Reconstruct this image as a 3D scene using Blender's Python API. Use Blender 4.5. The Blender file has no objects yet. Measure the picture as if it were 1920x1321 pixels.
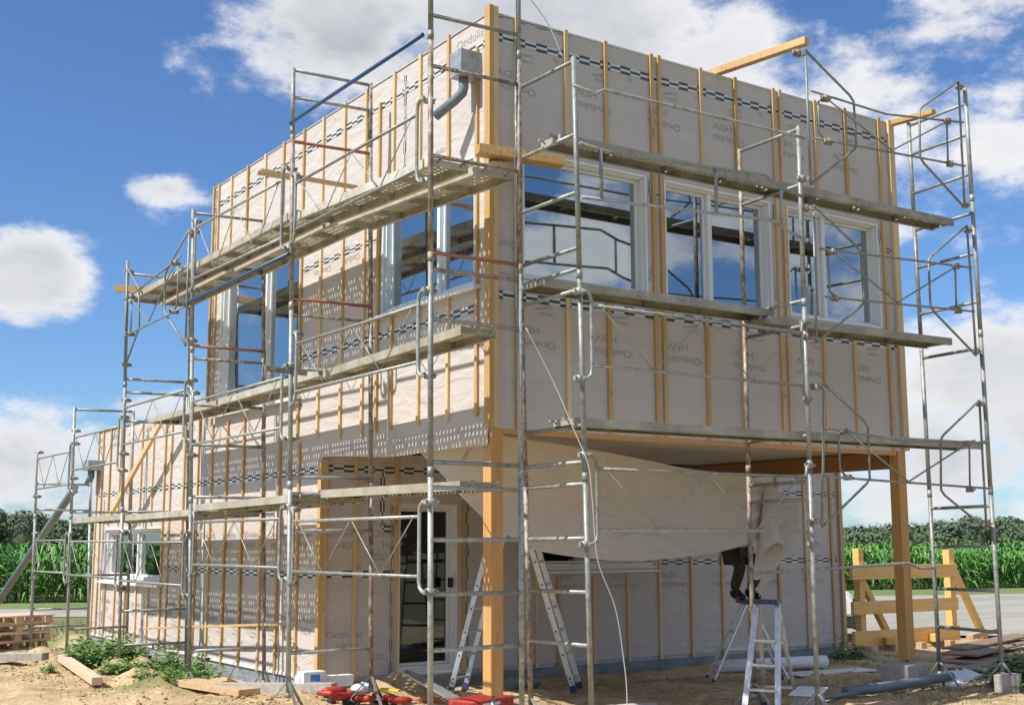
import bpy, math, random
from mathutils import Vector, Matrix, noise
R = math.radians
scene = bpy.context.scene
col = scene.collection
# ------------------------------------------------------------------ camera
cam_d = bpy.data.cameras.new("camera"); cam = bpy.data.objects.new("camera", cam_d); col.objects.link(cam)
cam_d.sensor_width = 36; cam_d.lens = 43.703; cam_d.clip_start = .1; cam_d.clip_end = 6000
cam.matrix_world = Matrix.Translation((-6.4055, -9.7923, 1.5443)) @ Matrix.Rotation(R(-34.1715), 4, 'Z') @ Matrix.Rotation(R(98.6919), 4, 'X') @ Matrix.Rotation(R(-.1449), 4, 'Z')
scene.camera = cam
# ------------------------------------------------------------------ sun + sky
SUN = Vector((-1, .035, 1.25)).normalized()
sl = bpy.data.lights.new("sun", 'SUN'); sl.energy = 5.0; sl.angle = R(.5); sl.color = (1, .95, .87)
so = bpy.data.objects.new("sun", sl); col.objects.link(so)
so.rotation_euler = SUN.to_track_quat('Z', 'Y').to_euler()
w = bpy.data.worlds.new("World"); scene.world = w; w.use_nodes = True
nt = w.node_tree; nt.nodes.clear()
def N(t, nt_, **k):
    n = nt_.nodes.new(t)
    for a, b in k.items(): setattr(n, a, b)
    return n
def wmath(op, a, b=None, c=None, clamp=False):
    n = N('ShaderNodeMath', nt, operation=op, use_clamp=clamp)
    for i, v in enumerate((a, b, c)):
        if v is None: continue
        if isinstance(v, (int, float)): n.inputs[i].default_value = v
        else: nt.links.new(v, n.inputs[i])
    return n.outputs[0]
sky = N('ShaderNodeTexSky', nt, sky_type='NISHITA'); sky.sun_disc = False
sky.sun_elevation = math.asin(SUN.z); sky.sun_rotation = math.atan2(SUN.x, SUN.y) % (2*math.pi)
sky.air_density = 1.0; sky.dust_density = .4; sky.ozone_density = 3.0; sky.altitude = 100
tc = N('ShaderNodeTexCoord', nt)
D = tc.outputs['Generated']
def wnoise(scale, detail, rough=.55, off=(0, 0, 0), zs=1.8):
    mp = N('ShaderNodeMapping', nt); mp.inputs['Scale'].default_value = (1, 1, zs); mp.inputs['Location'].default_value = off
    nt.links.new(D, mp.inputs[0])
    n = N('ShaderNodeTexNoise', nt); n.inputs['Scale'].default_value = scale; n.inputs['Detail'].default_value = detail; n.inputs['Roughness'].default_value = rough
    nt.links.new(mp.outputs[0], n.inputs[0]); return n
n1 = wnoise(5.5, 9, .62); n2 = wnoise(13, 6, .6, (3, 1, 2)); n3 = wnoise(2.6, 7, .6, (7, 3, 1))
# cloud blobs: direction (x, y, z), radius across, radius up, density, wispiness of the edge
def blob(c, rx, rz, soft):
    s = N('ShaderNodeVectorMath', nt, operation='SUBTRACT'); nt.links.new(D, s.inputs[0]); s.inputs[1].default_value = c
    m = N('ShaderNodeVectorMath', nt, operation='MULTIPLY'); nt.links.new(s.outputs[0], m.inputs[0]); m.inputs[1].default_value = (1/rx, 1/rx, 1/rz)
    l = N('ShaderNodeVectorMath', nt, operation='LENGTH'); nt.links.new(m.outputs[0], l.inputs[0])
    return wmath('MULTIPLY', wmath('SUBTRACT', 1.0, l.outputs['Value']), soft)
CL = [((0.4019, 0.825, 0.3972), 0.1416, 0.073, 1.5), ((0.5307, 0.751, 0.3929), 0.1845, 0.0944, 1.9), ((0.6444, 0.6756, 0.3583), 0.1545, 0.0815, 1.0), ((0.7178, 0.6079, 0.3395), 0.1631, 0.0858, 1.05), ((0.7516, 0.5446, 0.3721), 0.1631, 0.073, 0.85), ((0.2995, 0.9151, 0.2701), 0.0494, 0.0189, 1.15), ((0.2112, 0.9574, 0.1969), 0.0601, 0.0464, 2.0), ((0.2116, 0.9756, 0.0585), 0.1202, 0.0644, 1.1), ((0.2713, 0.9618, 0.0355), 0.1288, 0.0472, 0.8), ((0.3083, 0.9457, 0.1032), 0.0515, 0.0258, 0.8), ((0.8264, 0.5518, 0.1118), 0.0987, 0.0858, 1.7), ((0.8024, 0.5932, 0.0657), 0.1416, 0.0773, 1.2), ((0.7667, 0.6411, 0.0345), 0.1288, 0.0472, 0.9), ((0.7961, 0.5269, 0.2976), 0.073, 0.0558, 0.9), ((0.5746, 0.8164, 0.0577), 0.2575, 0.0343, 0.4), ((0.7726, 0.5883, 0.2387), 0.0386, 0.0258, 0.4)]
acc = None
for c, rx, rz, so_ in CL:
    b = blob(c, rx, rz, so_)
    acc = b if acc is None else wmath('MAXIMUM', acc, b)
# a general broken cloud field for the rest of the sky (seen in the window panes); none where the photographed gaps of blue are
sepd = N('ShaderNodeSeparateXYZ', nt); nt.links.new(D, sepd.inputs[0])
fwd = wmath('ADD', wmath('MULTIPLY', sepd.outputs[0], .56), wmath('MULTIPLY', sepd.outputs[1], .82))
gen = wmath('MULTIPLY', wmath('SUBTRACT', .55, fwd), 4.0)
gen = wmath('MINIMUM', gen, .30)
acc = wmath('MAXIMUM', acc, gen)
nz = wmath('ADD', wmath('MULTIPLY', wmath('SUBTRACT', n1.outputs[0], .5), 3.4), wmath('MULTIPLY', wmath('SUBTRACT', n2.outputs[0], .5), 1.8))
dens = wmath('ADD', acc, nz)
dens = wmath('MULTIPLY', dens, 1.25, clamp=True)
dens = wmath('MULTIPLY', dens, wmath('MULTIPLY', wmath('SUBTRACT', sepd.outputs[2], -.01), 40, clamp=True))
smo = N('ShaderNodeMapRange', nt, interpolation_type='SMOOTHERSTEP'); nt.links.new(dens, smo.inputs[0])
# cloud brightness: bright rims and puffs, greyer thick middles
shade = N('ShaderNodeMapRange', nt); shade.inputs[1].default_value = .3; shade.inputs[2].default_value = .72
shade.inputs[3].default_value = .0; shade.inputs[4].default_value = 1
nt.links.new(wmath('ADD', wmath('MULTIPLY', n3.outputs[0], .75), wmath('MULTIPLY', n2.outputs[0], .25)), shade.inputs[0])
thick = wmath('MULTIPLY', wmath('SUBTRACT', wmath('ADD', acc, wmath('MULTIPLY', nz, .45)), .35), 1.3, clamp=True)
grey = wmath('MULTIPLY', thick, shade.outputs[0])
cm = N('ShaderNodeMix', nt, data_type='RGBA'); nt.links.new(grey, cm.inputs[0])
cm.inputs[6].default_value = (11.6, 11.6, 11.8, 1); cm.inputs[7].default_value = (4.9, 5.4, 6.1, 1)
tint = N('ShaderNodeMix', nt, data_type='RGBA', blend_type='MULTIPLY'); tint.inputs[0].default_value = 1
nt.links.new(sky.outputs[0], tint.inputs[6]); tint.inputs[7].default_value = (1.0, 1.34, 1.74, 1)
cmix = N('ShaderNodeMix', nt, data_type='RGBA'); nt.links.new(smo.outputs[0], cmix.inputs[0])
nt.links.new(tint.outputs[2], cmix.inputs[6]); nt.links.new(cm.outputs[2], cmix.inputs[7])
bgn = N('ShaderNodeBackground', nt); bgn.inputs[1].default_value = .064
wo = N('ShaderNodeOutputWorld', nt)
nt.links.new(cmix.outputs[2], bgn.inputs[0]); nt.links.new(bgn.outputs[0], wo.inputs[0])
scene.view_settings.view_transform = 'Standard'; scene.view_settings.look = 'None'
scene.view_settings.exposure = 0.36; scene.view_settings.gamma = 1
scene.render.resolution_x = 1024; scene.render.resolution_y = 704
# ------------------------------------------------------------------ materials
def mat(name, base, rough=.6, metal=0., noise_=None, bump=None, spec=None):
    """noise_: list of (scale(3), colour, lo, hi) overlays; bump: (scale, strength, distance)"""
    m = bpy.data.materials.new(name); m.use_nodes = True; t = m.node_tree; p = t.nodes['Principled BSDF']
    p.inputs['Roughness'].default_value = rough; p.inputs['Metallic'].default_value = metal
    if spec is not None: p.inputs['Specular IOR Level'].default_value = spec
    tc_ = t.nodes.new('ShaderNodeTexCoord'); cur = None
    p.inputs['Base Color'].default_value = (*base, 1)
    for k, (sc, c2, lo, hi) in enumerate(noise_ or []):
        mp = t.nodes.new('ShaderNodeMapping'); mp.inputs['Scale'].default_value = sc; mp.inputs['Location'].default_value = (k*3.1, k*1.7, k)
        t.links.new(tc_.outputs['Object'], mp.inputs[0])
        n = t.nodes.new('ShaderNodeTexNoise'); n.inputs['Scale'].default_value = 1; n.inputs['Detail'].default_value = 5; n.inputs['Roughness'].default_value = .6
        t.links.new(mp.outputs[0], n.inputs[0])
        mr = t.nodes.new('ShaderNodeMapRange'); mr.inputs[1].default_value = lo; mr.inputs[2].default_value = hi
        t.links.new(n.outputs[0], mr.inputs[0])
        mx = t.nodes.new('ShaderNodeMix'); mx.data_type = 'RGBA'
        t.links.new(mr.outputs[0], mx.inputs[0])
        if cur is None: mx.inputs[6].default_value = (*base, 1)
        else: t.links.new(cur, mx.inputs[6])
        mx.inputs[7].default_value = (*c2, 1); cur = mx.outputs[2]
    if cur is not None: t.links.new(cur, p.inputs['Base Color'])
    if bump:
        mp = t.nodes.new('ShaderNodeMapping'); mp.inputs['Scale'].default_value = bump[0]
        t.links.new(tc_.outputs['Object'], mp.inputs[0])
        n = t.nodes.new('ShaderNodeTexNoise'); n.inputs['Scale'].default_value = 1; n.inputs['Detail'].default_value = 6
        t.links.new(mp.outputs[0], n.inputs[0])
        b = t.nodes.new('ShaderNodeBump'); b.inputs['Strength'].default_value = bump[1]; b.inputs['Distance'].default_value = bump[2]
        t.links.new(n.outputs[0], b.inputs['Height']); t.links.new(b.outputs[0], p.inputs['Normal'])
    return m
M = {}
M['membrane'] = mat('membrane', (.56, .507, .475), .8, noise_=[((75, 75, 75), (.42, .385, .365), .42, .68), ((1.3, 1.3, .8), (.50, .455, .43), .4, .75), ((.5, .5, 2.5), (.57, .515, .475), .5, .75)], bump=((2.4, 2.4, 8), .5, .025), spec=.25)
M['pine'] = mat('pine batten', (.60, .37, .13), .6, noise_=[((60, 60, 2.2), (.44, .24, .075), .45, .7), ((10, 10, 6), (.26, .12, .035), .64, .69), ((.9, .9, .4), (.70, .45, .16), .4, .7)], spec=.3)
M['glulam'] = mat('glued timber', (.56, .32, .125), .6, noise_=[((70, 70, 1.6), (.46, .245, .085), .42, .66), ((7, 7, 4), (.30, .13, .05), .70, .75)], spec=.3)
M['beam'] = mat('orange beam', (.36, .18, .07), .6, noise_=[((4, 50, 50), (.26, .125, .05), .42, .66)])
M['boards'] = mat('sawn boards', (.60, .42, .22), .7, noise_=[((20, 20, 20), (.48, .30, .14), .4, .7)])
M['palewood'] = mat('pale sawn timber', (.66, .47, .30), .7, noise_=[((30, 3, 30), (.55, .35, .2), .4, .7)])
M['osb'] = mat('osb', (.36, .24, .12), .7, noise_=[((9, 9, 9), (.24, .15, .07), .4, .65), ((40, 40, 40), (.48, .33, .18), .5, .7)])
M['galv'] = mat('galvanised steel', (.33, .35, .32), .5, .3, noise_=[((14, 14, 14), (.19, .20, .185), .45, .7), ((24, 24, 24), (.62, .61, .55), .62, .72), ((8, 8, 8), (.24, .13, .07), .66, .76)], bump=((60, 60, 60), .25, .004))
M['galvold'] = mat('worn brown steel', (.33, .29, .24), .6, .25, noise_=[((16, 16, 10), (.17, .11, .08), .42, .62), ((28, 28, 18), (.56, .53, .47), .58, .68)], bump=((60, 60, 60), .3, .004))
M['galvdark'] = mat('dull dark steel', (.22, .25, .23), .55, .4, noise_=[((14, 14, 14), (.38, .38, .33), .5, .75)])
M['rustred'] = mat('red painted rung', (.38, .10, .05), .6, .1, noise_=[((14, 14, 14), (.20, .15, .11), .45, .6), ((30, 30, 30), (.45, .42, .36), .6, .7)])
M['blue'] = mat('blue painted tube', (.03, .09, .22), .4, .1)
M['deck'] = mat('dusty steel deck', (.46, .415, .31), .75, .15, noise_=[((9, 9, 9), (.34, .31, .24), .42, .68), ((3, 3, 3), (.56, .54, .46), .45, .7)])
M['decktop'] = mat('grey scaffold deck', (.34, .32, .265), .75, .15, noise_=[((9, 9, 9), (.24, .24, .21), .42, .68), ((3, 3, 3), (.44, .43, .37), .45, .7)])
M['pvc'] = mat('white pvc', (.74, .74, .72), .35, noise_=[((2, 2, 2), (.68, .68, .67), .4, .7)])
M['bluepvc'] = mat('pale blue pvc', (.60, .71, .77), .3, noise_=[((2, 2, 8), (.70, .77, .80), .4, .6)])  # window frame with a pale blue base colour
M['reveal'] = mat('reveal board', (.42, .41, .38), .7)
M['zinc'] = mat('zinc', (.36, .40, .43), .45, .3, noise_=[((14, 14, 14), (.24, .27, .29), .45, .7)])
M['plinth'] = mat('concrete plinth', (.20, .24, .25), .8, noise_=[((3, 3, 7), (.13, .16, .16), .4, .65), ((1, 1, 1), (.33, .33, .32), .5, .75)], bump=((12, 12, 12), .4, .02))
M['foil'] = mat('silver plinth foil', (.42, .45, .50), .35, .25, noise_=[((4, 4, 10), (.27, .30, .34), .4, .65)], bump=((4, 4, 9), .9, .05))
M['ink'] = mat('printed ink', (.33, .305, .295), .8)
M['black'] = mat('black', (.02, .02, .02), .6)
M['rubber'] = mat('rubber', (.025, .025, .028), .8)
M['alu'] = mat('aluminium', (.60, .61, .63), .35, .7, noise_=[((12, 12, 12), (.48, .49, .51), .45, .7)])
M['bluefit'] = mat('dark blue plastic', (.03, .04, .12), .4)
M['greypipe'] = mat('grey plastic pipe', (.16, .20, .225), .4, noise_=[((3, 3, 3), (.12, .155, .18), .4, .7)])
M['whiteplastic'] = mat('white plastic', (.72, .74, .76), .4)
M['bluplastic'] = mat('blue plastic', (.04, .22, .55), .35)
M['red'] = mat('red plastic', (.42, .03, .02), .5, noise_=[((20, 20, 20), (.22, .02, .02), .45, .6), ((40, 40, 40), (.30, .2, .12), .62, .7)])
M['orange'] = mat('orange plastic', (.75, .13, .02), .4)
M['yellow'] = mat('yellow plastic', (.80, .55, .05), .4)
M['concrete'] = mat('concrete block', (.40, .38, .34), .85, noise_=[((14, 14, 14), (.28, .26, .23), .4, .7)], bump=((30, 30, 30), .5, .01))
M['cord'] = mat('cord', (.42, .42, .39), .7)
M['paint'] = mat('white car paint', (.70, .72, .72), .2)
M['carglass'] = mat('car glass', (.02, .025, .03), .05)
M['cloth'] = mat('dark work cloth', (.045, .04, .035), .9, noise_=[((14, 14, 14), (.09, .07, .05), .4, .7)])
M['jacket'] = mat('jacket', (.03, .035, .045), .9)
M['skin'] = mat('skin', (.50, .28, .19), .5)
M['hair'] = mat('hair', (.03, .02, .012), .7)
M['boot'] = mat('boot', (.02, .018, .015), .6)
M['leaf'] = mat('weed leaf', (.19, .32, .08), .45, noise_=[((5, 5, 5), (.09, .20, .055), .4, .65), ((11, 11, 11), (.26, .40, .14), .55, .75)])
M['grassblade'] = mat('grass blade', (.13, .20, .05), .6, noise_=[((2, 2, 2), (.22, .22, .09), .45, .7)])
M['corn'] = mat('corn leaf', (.085, .235, .04), .42, noise_=[((.6, .6, .6), (.06, .18, .03), .4, .65), ((7, 7, 7), (.20, .38, .07), .5, .75)])
M['wood'] = mat('hazed far foliage', (.085, .13, .065), .85, noise_=[((.12, .12, .12), (.06, .10, .052), .4, .6), ((.6, .6, .6), (.12, .165, .085), .5, .7)])  # distance haze is put into the colour: foliage lightened
M['straw'] = mat('dry stems', (.40, .33, .17), .8)
M['dirt'] = mat('dirt clods', (.36, .25, .14), .9, noise_=[((10, 10, 10), (.24, .16, .09), .4, .7)], bump=((30, 30, 30), .7, .02))
M['plyb'] = mat('brown formwork board', (.20, .125, .08), .7, noise_=[((3, 12, 3), (.30, .22, .15), .45, .7)])
M['rackwood'] = mat('fresh yellow timber', (.80, .50, .17), .6, noise_=[((3, 3, 40), (.66, .38, .11), .45, .7), ((12, 12, 12), (.42, .2, .06), .68, .74)])
M['dark'] = mat('painted interior shade', (.02, .019, .018), .9)  # near-black colour stands in for the shade of unlit rooms
def dots(name, a, b, su, sv):
    m = bpy.data.materials.new(name); m.use_nodes = True; t = m.node_tree; p = t.nodes['Principled BSDF']
    uv = t.nodes.new('ShaderNodeUVMap'); uv.uv_map = 'UVMap'
    mp = t.nodes.new('ShaderNodeMapping'); mp.inputs['Scale'].default_value = (su, sv, 1); mp.inputs['Location'].default_value = (.01, .001, .5)
    ch = t.nodes.new('ShaderNodeTexChecker'); ch.inputs['Scale'].default_value = 1
    ch.inputs[1].default_value = (*a, 1); ch.inputs[2].default_value = (*b, 1)
    t.links.new(uv.outputs[0], mp.inputs[0]); t.links.new(mp.outputs[0], ch.inputs[0]); t.links.new(ch.outputs[0], p.inputs['Base Color'])
    p.inputs['Roughness'].default_value = .4; return m
M['tape'] = dots('checked tape', (.54, .57, .57), (.04, .045, .047), 7.3, 3)
def glass_mat(name, fac, tintc):
    m = bpy.data.materials.new(name); m.use_nodes = True; t = m.node_tree; t.nodes.remove(t.nodes['Principled BSDF'])
    g = t.nodes.new('ShaderNodeBsdfGlossy'); g.inputs['Roughness'].default_value = .012; g.inputs['Color'].default_value = (*tintc, 1)
    d = t.nodes.new('ShaderNodeBsdfTransparent'); d.inputs['Color'].default_value = (.5, .55, .54, 1)
    f = t.nodes.new('ShaderNodeFresnel'); f.inputs[0].default_value = 1.5
    mr = t.nodes.new('ShaderNodeMapRange'); mr.inputs[1].default_value = .0; mr.inputs[2].default_value = .6; mr.inputs[3].default_value = fac; mr.inputs[4].default_value = 1
    x = t.nodes.new('ShaderNodeMixShader'); n = t.nodes.new('ShaderNodeTexNoise'); n.inputs['Scale'].default_value = 1.1; n.inputs['Detail'].default_value = 1
    tcx = t.nodes.new('ShaderNodeTexCoord'); t.links.new(tcx.outputs['Object'], n.inputs[0])
    b = t.nodes.new('ShaderNodeBump'); b.inputs['Strength'].default_value = .12; b.inputs['Distance'].default_value = .02
    t.links.new(n.outputs[0], b.inputs['Height']); t.links.new(b.outputs[0], g.inputs['Normal'])
    t.links.new(f.outputs[0], mr.inputs[0]); t.links.new(mr.outputs[0], x.inputs[0]); t.links.new(d.outputs[0], x.inputs[1]); t.links.new(g.outputs[0], x.inputs[2])
    t.links.new(x.outputs[0], t.nodes['Material Output'].inputs[0]); return m
M['glass'] = glass_mat('coated window glass', .34, (.88, .95, 1)); M['glassdark'] = glass_mat('plain window glass', .015, (.9, .95, 1))
for k_ in ('pine', 'palewood', 'boards', 'galv', 'deck'):   # every piece has its own tone
    t_ = M[k_].node_tree; p_ = t_.nodes['Principled BSDF']; l_ = p_.inputs['Base Color'].links[0].from_socket
    oi = t_.nodes.new('ShaderNodeObjectInfo'); hs = t_.nodes.new('ShaderNodeHueSaturation'); mr_ = t_.nodes.new('ShaderNodeMapRange'); mr_.inputs[3].default_value = .74; mr_.inputs[4].default_value = 1.12
    m2_ = t_.nodes.new('ShaderNodeMapRange'); m2_.inputs[3].default_value = 1.02; m2_.inputs[4].default_value = .72
    t_.links.new(oi.outputs['Random'], mr_.inputs[0]); t_.links.new(mr_.outputs[0], hs.inputs['Value']); t_.links.new(oi.outputs['Random'], m2_.inputs[0]); t_.links.new(m2_.outputs[0], hs.inputs['Saturation'])
    t_.links.new(l_, hs.inputs['Color']); t_.links.new(hs.outputs[0], p_.inputs['Base Color'])
def extra_wrinkles(m, sc, amt):
    t = m.node_tree; bn = [n for n in t.nodes if n.type == 'BUMP'][0]; old = bn.inputs['Height'].links[0].from_socket
    tc_ = [n for n in t.nodes if n.type == 'TEX_COORD'][0]; mp = t.nodes.new('ShaderNodeMapping'); mp.inputs['Scale'].default_value = sc; mp.inputs['Rotation'].default_value = (.5, .5, 0)
    n = t.nodes.new('ShaderNodeTexNoise'); n.inputs['Scale'].default_value = 1; n.inputs['Detail'].default_value = 3; n.inputs['Distortion'].default_value = .6
    rd = t.nodes.new('ShaderNodeMath'); rd.operation = 'SUBTRACT'; rd.inputs[1].default_value = .5; ab = t.nodes.new('ShaderNodeMath'); ab.operation = 'ABSOLUTE'
    pw = t.nodes.new('ShaderNodeMath'); pw.operation = 'MULTIPLY_ADD'; pw.inputs[1].default_value = amt
    t.links.new(tc_.outputs['Object'], mp.inputs[0]); t.links.new(mp.outputs[0], n.inputs[0]); t.links.new(n.outputs[0], rd.inputs[0]); t.links.new(rd.outputs[0], ab.inputs[0]); t.links.new(ab.outputs[0], pw.inputs[0]); t.links.new(old, pw.inputs[2]); t.links.new(pw.outputs[0], bn.inputs['Height'])
extra_wrinkles(M['membrane'], (1.6, 1.6, 4), -3.0)
# translucent hanging membrane
def sheet_mat():
    m = mat('hanging membrane', (.63, .585, .525), .8, noise_=[((60, 60, 60), (.54, .50, .44), .45, .72), ((1.5, 1.5, 1.5), (.65, .60, .54), .4, .75)], bump=((2.5, 2.5, 5), .9, .06), spec=.2)
    t = m.node_tree; p = t.nodes['Principled BSDF']; tr = t.nodes.new('ShaderNodeBsdfTranslucent'); tr.inputs[0].default_value = (.55, .42, .28, 1)
    x = t.nodes.new('ShaderNodeMixShader'); x.inputs[0].default_value = .22
    t.links.new(p.outputs[0], x.inputs[1]); t.links.new(tr.outputs[0], x.inputs[2]); t.links.new(x.outputs[0], t.nodes['Material Output'].inputs[0]); return m
M['sheet'] = sheet_mat(); extra_wrinkles(M['sheet'], (1.2, 1.2, 2.2), -2.5)
# ------------------------------------------------------------------ mesh builder
class MB:
    def __init__(s): s.v = []; s.f = []; s.sm = []; s.uv = {}
    def quad(s, a, b, c, d, smooth=False):
        n = len(s.v); s.v += [tuple(a), tuple(b), tuple(c), tuple(d)]; s.f.append((n, n+1, n+2, n+3)); s.sm.append(smooth); return s
    def tri(s, a, b, c):
        n = len(s.v); s.v += [tuple(a), tuple(b), tuple(c)]; s.f.append((n, n+1, n+2)); s.sm.append(False); return s
    def box(s, x0, x1, y0, y1, z0, z1):
        return s.hexa([(x0, y0, z0), (x1, y0, z0), (x1, y1, z0), (x0, y1, z0), (x0, y0, z1), (x1, y0, z1), (x1, y1, z1), (x0, y1, z1)])
    def hexa(s, p):
        n = len(s.v); s.v += [tuple(q) for q in p]
        for f in ((0, 3, 2, 1), (4, 5, 6, 7), (0, 1, 5, 4), (1, 2, 6, 5), (2, 3, 7, 6), (3, 0, 4, 7)): s.f.append(tuple(n+i for i in f)); s.sm.append(False)
        return s
    def beam(s, p, q, w, h, up=(0, 0, 1)):
        p = Vector(p); q = Vector(q); d = (q-p).normalized(); u = Vector(up)
        r = d.cross(u)
        if r.length < 1e-4: r = d.cross(Vector((1, 0, 0)))
        r.normalize(); u = r.cross(d).normalized(); r = r*w/2; u = u*h/2
        return s.hexa([p-r-u, p+r-u, q+r-u, q-r-u, p-r+u, p+r+u, q+r+u, q-r+u])
    def tube(s, pts, r, seg=8, caps=True):
        P = [Vector(p) for p in pts]; rr = r if isinstance(r, (list, tuple)) else [r]*len(P)
        n0 = len(s.v); t0 = (P[1]-P[0]).normalized(); a = t0.cross(Vector((0, 0, 1)))
        if a.length < .05: a = t0.cross(Vector((1, 0, 0)))
        a.normalize()
        for i, p in enumerate(P):
            if i == 0: t = t0
            elif i == len(P)-1: t = (P[i]-P[i-1]).normalized()
            else: t = ((P[i+1]-P[i]).normalized()+(P[i]-P[i-1]).normalized()).normalized()
            a = (a - t*a.dot(t)); a.normalize(); b = t.cross(a)
            for k in range(seg):
                an = 2*math.pi*k/seg; s.v.append(tuple(p+(a*math.cos(an)+b*math.sin(an))*rr[i]))
        for i in range(len(P)-1):
            for k in range(seg):
                k2 = (k+1) % seg; s.f.append((n0+i*seg+k, n0+i*seg+k2, n0+(i+1)*seg+k2, n0+(i+1)*seg+k)); s.sm.append(True)
        if caps:
            s.f.append(tuple(n0+k for k in reversed(range(seg)))); s.sm.append(False)
            s.f.append(tuple(n0+(len(P)-1)*seg+k for k in range(seg))); s.sm.append(False)
        return s
    def ring(s, c, r, h, seg=10): return s.tube([(c[0], c[1], c[2]-h/2), (c[0], c[1], c[2]+h/2)], r, seg)
    def grid(s, fn, nu, nv, smooth=True):
        n = len(s.v)
        for i in range(nu+1):
            for j in range(nv+1): s.v.append(tuple(fn(i/nu, j/nv)))
        for i in range(nu):
            for j in range(nv):
                a = n+i*(nv+1)+j; s.f.append((a, a+nv+1, a+nv+2, a+1)); s.sm.append(smooth)
        return s
    def xf(s, mtx):
        s.v = [tuple(mtx @ Vector(p)) for p in s.v]; return s
    def build(s, name, m, parent=None, bevel=0, loc=None):
        me = bpy.data.meshes.new(name)
        if loc is not None: L = Vector(loc); vs = [tuple(Vector(p)-L) for p in s.v]
        else: vs = s.v
        me.from_pydata(vs, [], s.f); me.polygons.foreach_set('use_smooth', s.sm)
        me.materials.append(M[m] if isinstance(m, str) else m); me.update()
        o = bpy.data.objects.new(name, me); col.objects.link(o)
        if loc is not None: o.location = loc
        if parent: o.parent = parent
        if bevel:
            b = o.modifiers.new('bevel', 'BEVEL'); b.width = bevel; b.segments = 2; b.limit_method = 'ANGLE'
        return o
def add_marks(o, b, m):
    """small marks that belong to a part (pin holes, rung ends) join that part's own mesh"""
    me = o.data; vs = [tuple(v.co) for v in me.vertices]; fs = [tuple(p.vertices) for p in me.polygons]; sm_ = [p.use_smooth for p in me.polygons]; n = len(vs); k = len(fs)
    fs += [tuple(n+i for i in f) for f in b.f]; nm = bpy.data.meshes.new(me.name); nm.from_pydata(vs+b.v, [], fs)
    nm.polygons.foreach_set('use_smooth', sm_+b.sm); nm.materials.append(me.materials[0]); nm.materials.append(M[m])
    nm.polygons.foreach_set('material_index', [0]*k+[1]*len(b.f)); nm.update(); o.data = nm
def tag(o, label=None, cat=None, group=None, kind=None):
    for k, v in (('label', label), ('category', cat), ('group', group), ('kind', kind)):
        if v: o[k] = v
    return o
def thing(name, label, cat, loc=(0, 0, 0), rz=0, group=None):
    o = bpy.data.objects.new(name, None); col.objects.link(o); o.location = loc; o.rotation_euler = (0, 0, rz); o.empty_display_size = .2
    return tag(o, label, cat, group)
def copy_tree(o, parent=None):
    c = o.copy(); col.objects.link(c)
    if parent: c.parent = parent
    for ch in [k for k in bpy.data.objects if k.parent == o]: copy_tree(ch, c)
    return c
rnd = random.Random(7)
# ------------------------------------------------------------------ ground
def fbm(x, y, z=0, o=4): return noise.fractal(Vector((x, y, z)), 1.0, 2.0, o)
def sm(a, b, t):
    t = max(0, min(1, (t-a)/(b-a))); return t*t*(3-2*t)
MOUNDS = [(.75, 2.9, .22, .55), (-2.0, 8.0, .06, .5), (-1.55, 9.9, .18, .35), (-1.35, 6.9, .18, .3), (-1.5, 5.6, .17, .35), (-1.2, 6.1, .14, .25), (-1.6, 4.6, .13, .4), (-1.75, 3.9, .10, .4), (-.9, 7.2, .15, .28), (-.7, 2.5, .08, .8), (9.6, 4.9, .14, .8), (12, 5.4, .12, .9), (6.6, 1.4, .05, .7)]
def gh(x, y):
    base = -.12 - .16*sm(7, 13, math.hypot(x, y-2)) - .06*sm(0, 1.2, x)*sm(-.6, .5, y)*(1-sm(3.6, 9, y))
    d = 1-sm(9, 16, math.hypot(x-1, y-3))
    h = base + d*(fbm(x*.5, y*.5)*.05 + fbm(x*2.1, y*2.1, 3)*.022 + fbm(x*8, y*8, 5, 3)*.013 + max(0, fbm(x*4.3, y*4.3, 8, 3))*.03)
    h -= .24*sm(-1.0, -.25, x)*sm(3.2, 3.9, y)*(1-sm(.3, .8, x))
    for mx, my, mh, mr in MOUNDS:
        q = math.hypot(x-mx, y-my)/mr
        if q < 1.8: h += mh*math.exp(-q*q*2)*(1+.35*fbm(x*6, y*6, 9))
    return h
def lines(fine0, fine1, step, lo, hi):
    L = []; x = fine0
    while x <= fine1: L.append(x); x += step
    s_ = step; x = fine1
    while x < hi: s_ *= 1.22; x += s_; L.append(min(x, hi))
    s_ = step; x = fine0
    while x > lo: s_ *= 1.22; x -= s_; L.insert(0, max(x, lo))
    return L
gx = lines(-4, 8.5, .07, -900, 900); gy = lines(-3, 10.5, .07, -900, 900)
gv = [(x, y, gh(x, y)) for x in gx for y in gy]; nyg = len(gy)
gf = [(i*nyg+j, (i+1)*nyg+j, (i+1)*nyg+j+1, i*nyg+j+1) for i in range(len(gx)-1) for j in range(nyg-1)]
me = bpy.data.meshes.new('ground'); me.from_pydata(gv, [], gf); me.polygons.foreach_set('use_smooth', [True]*len(gf))
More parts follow.
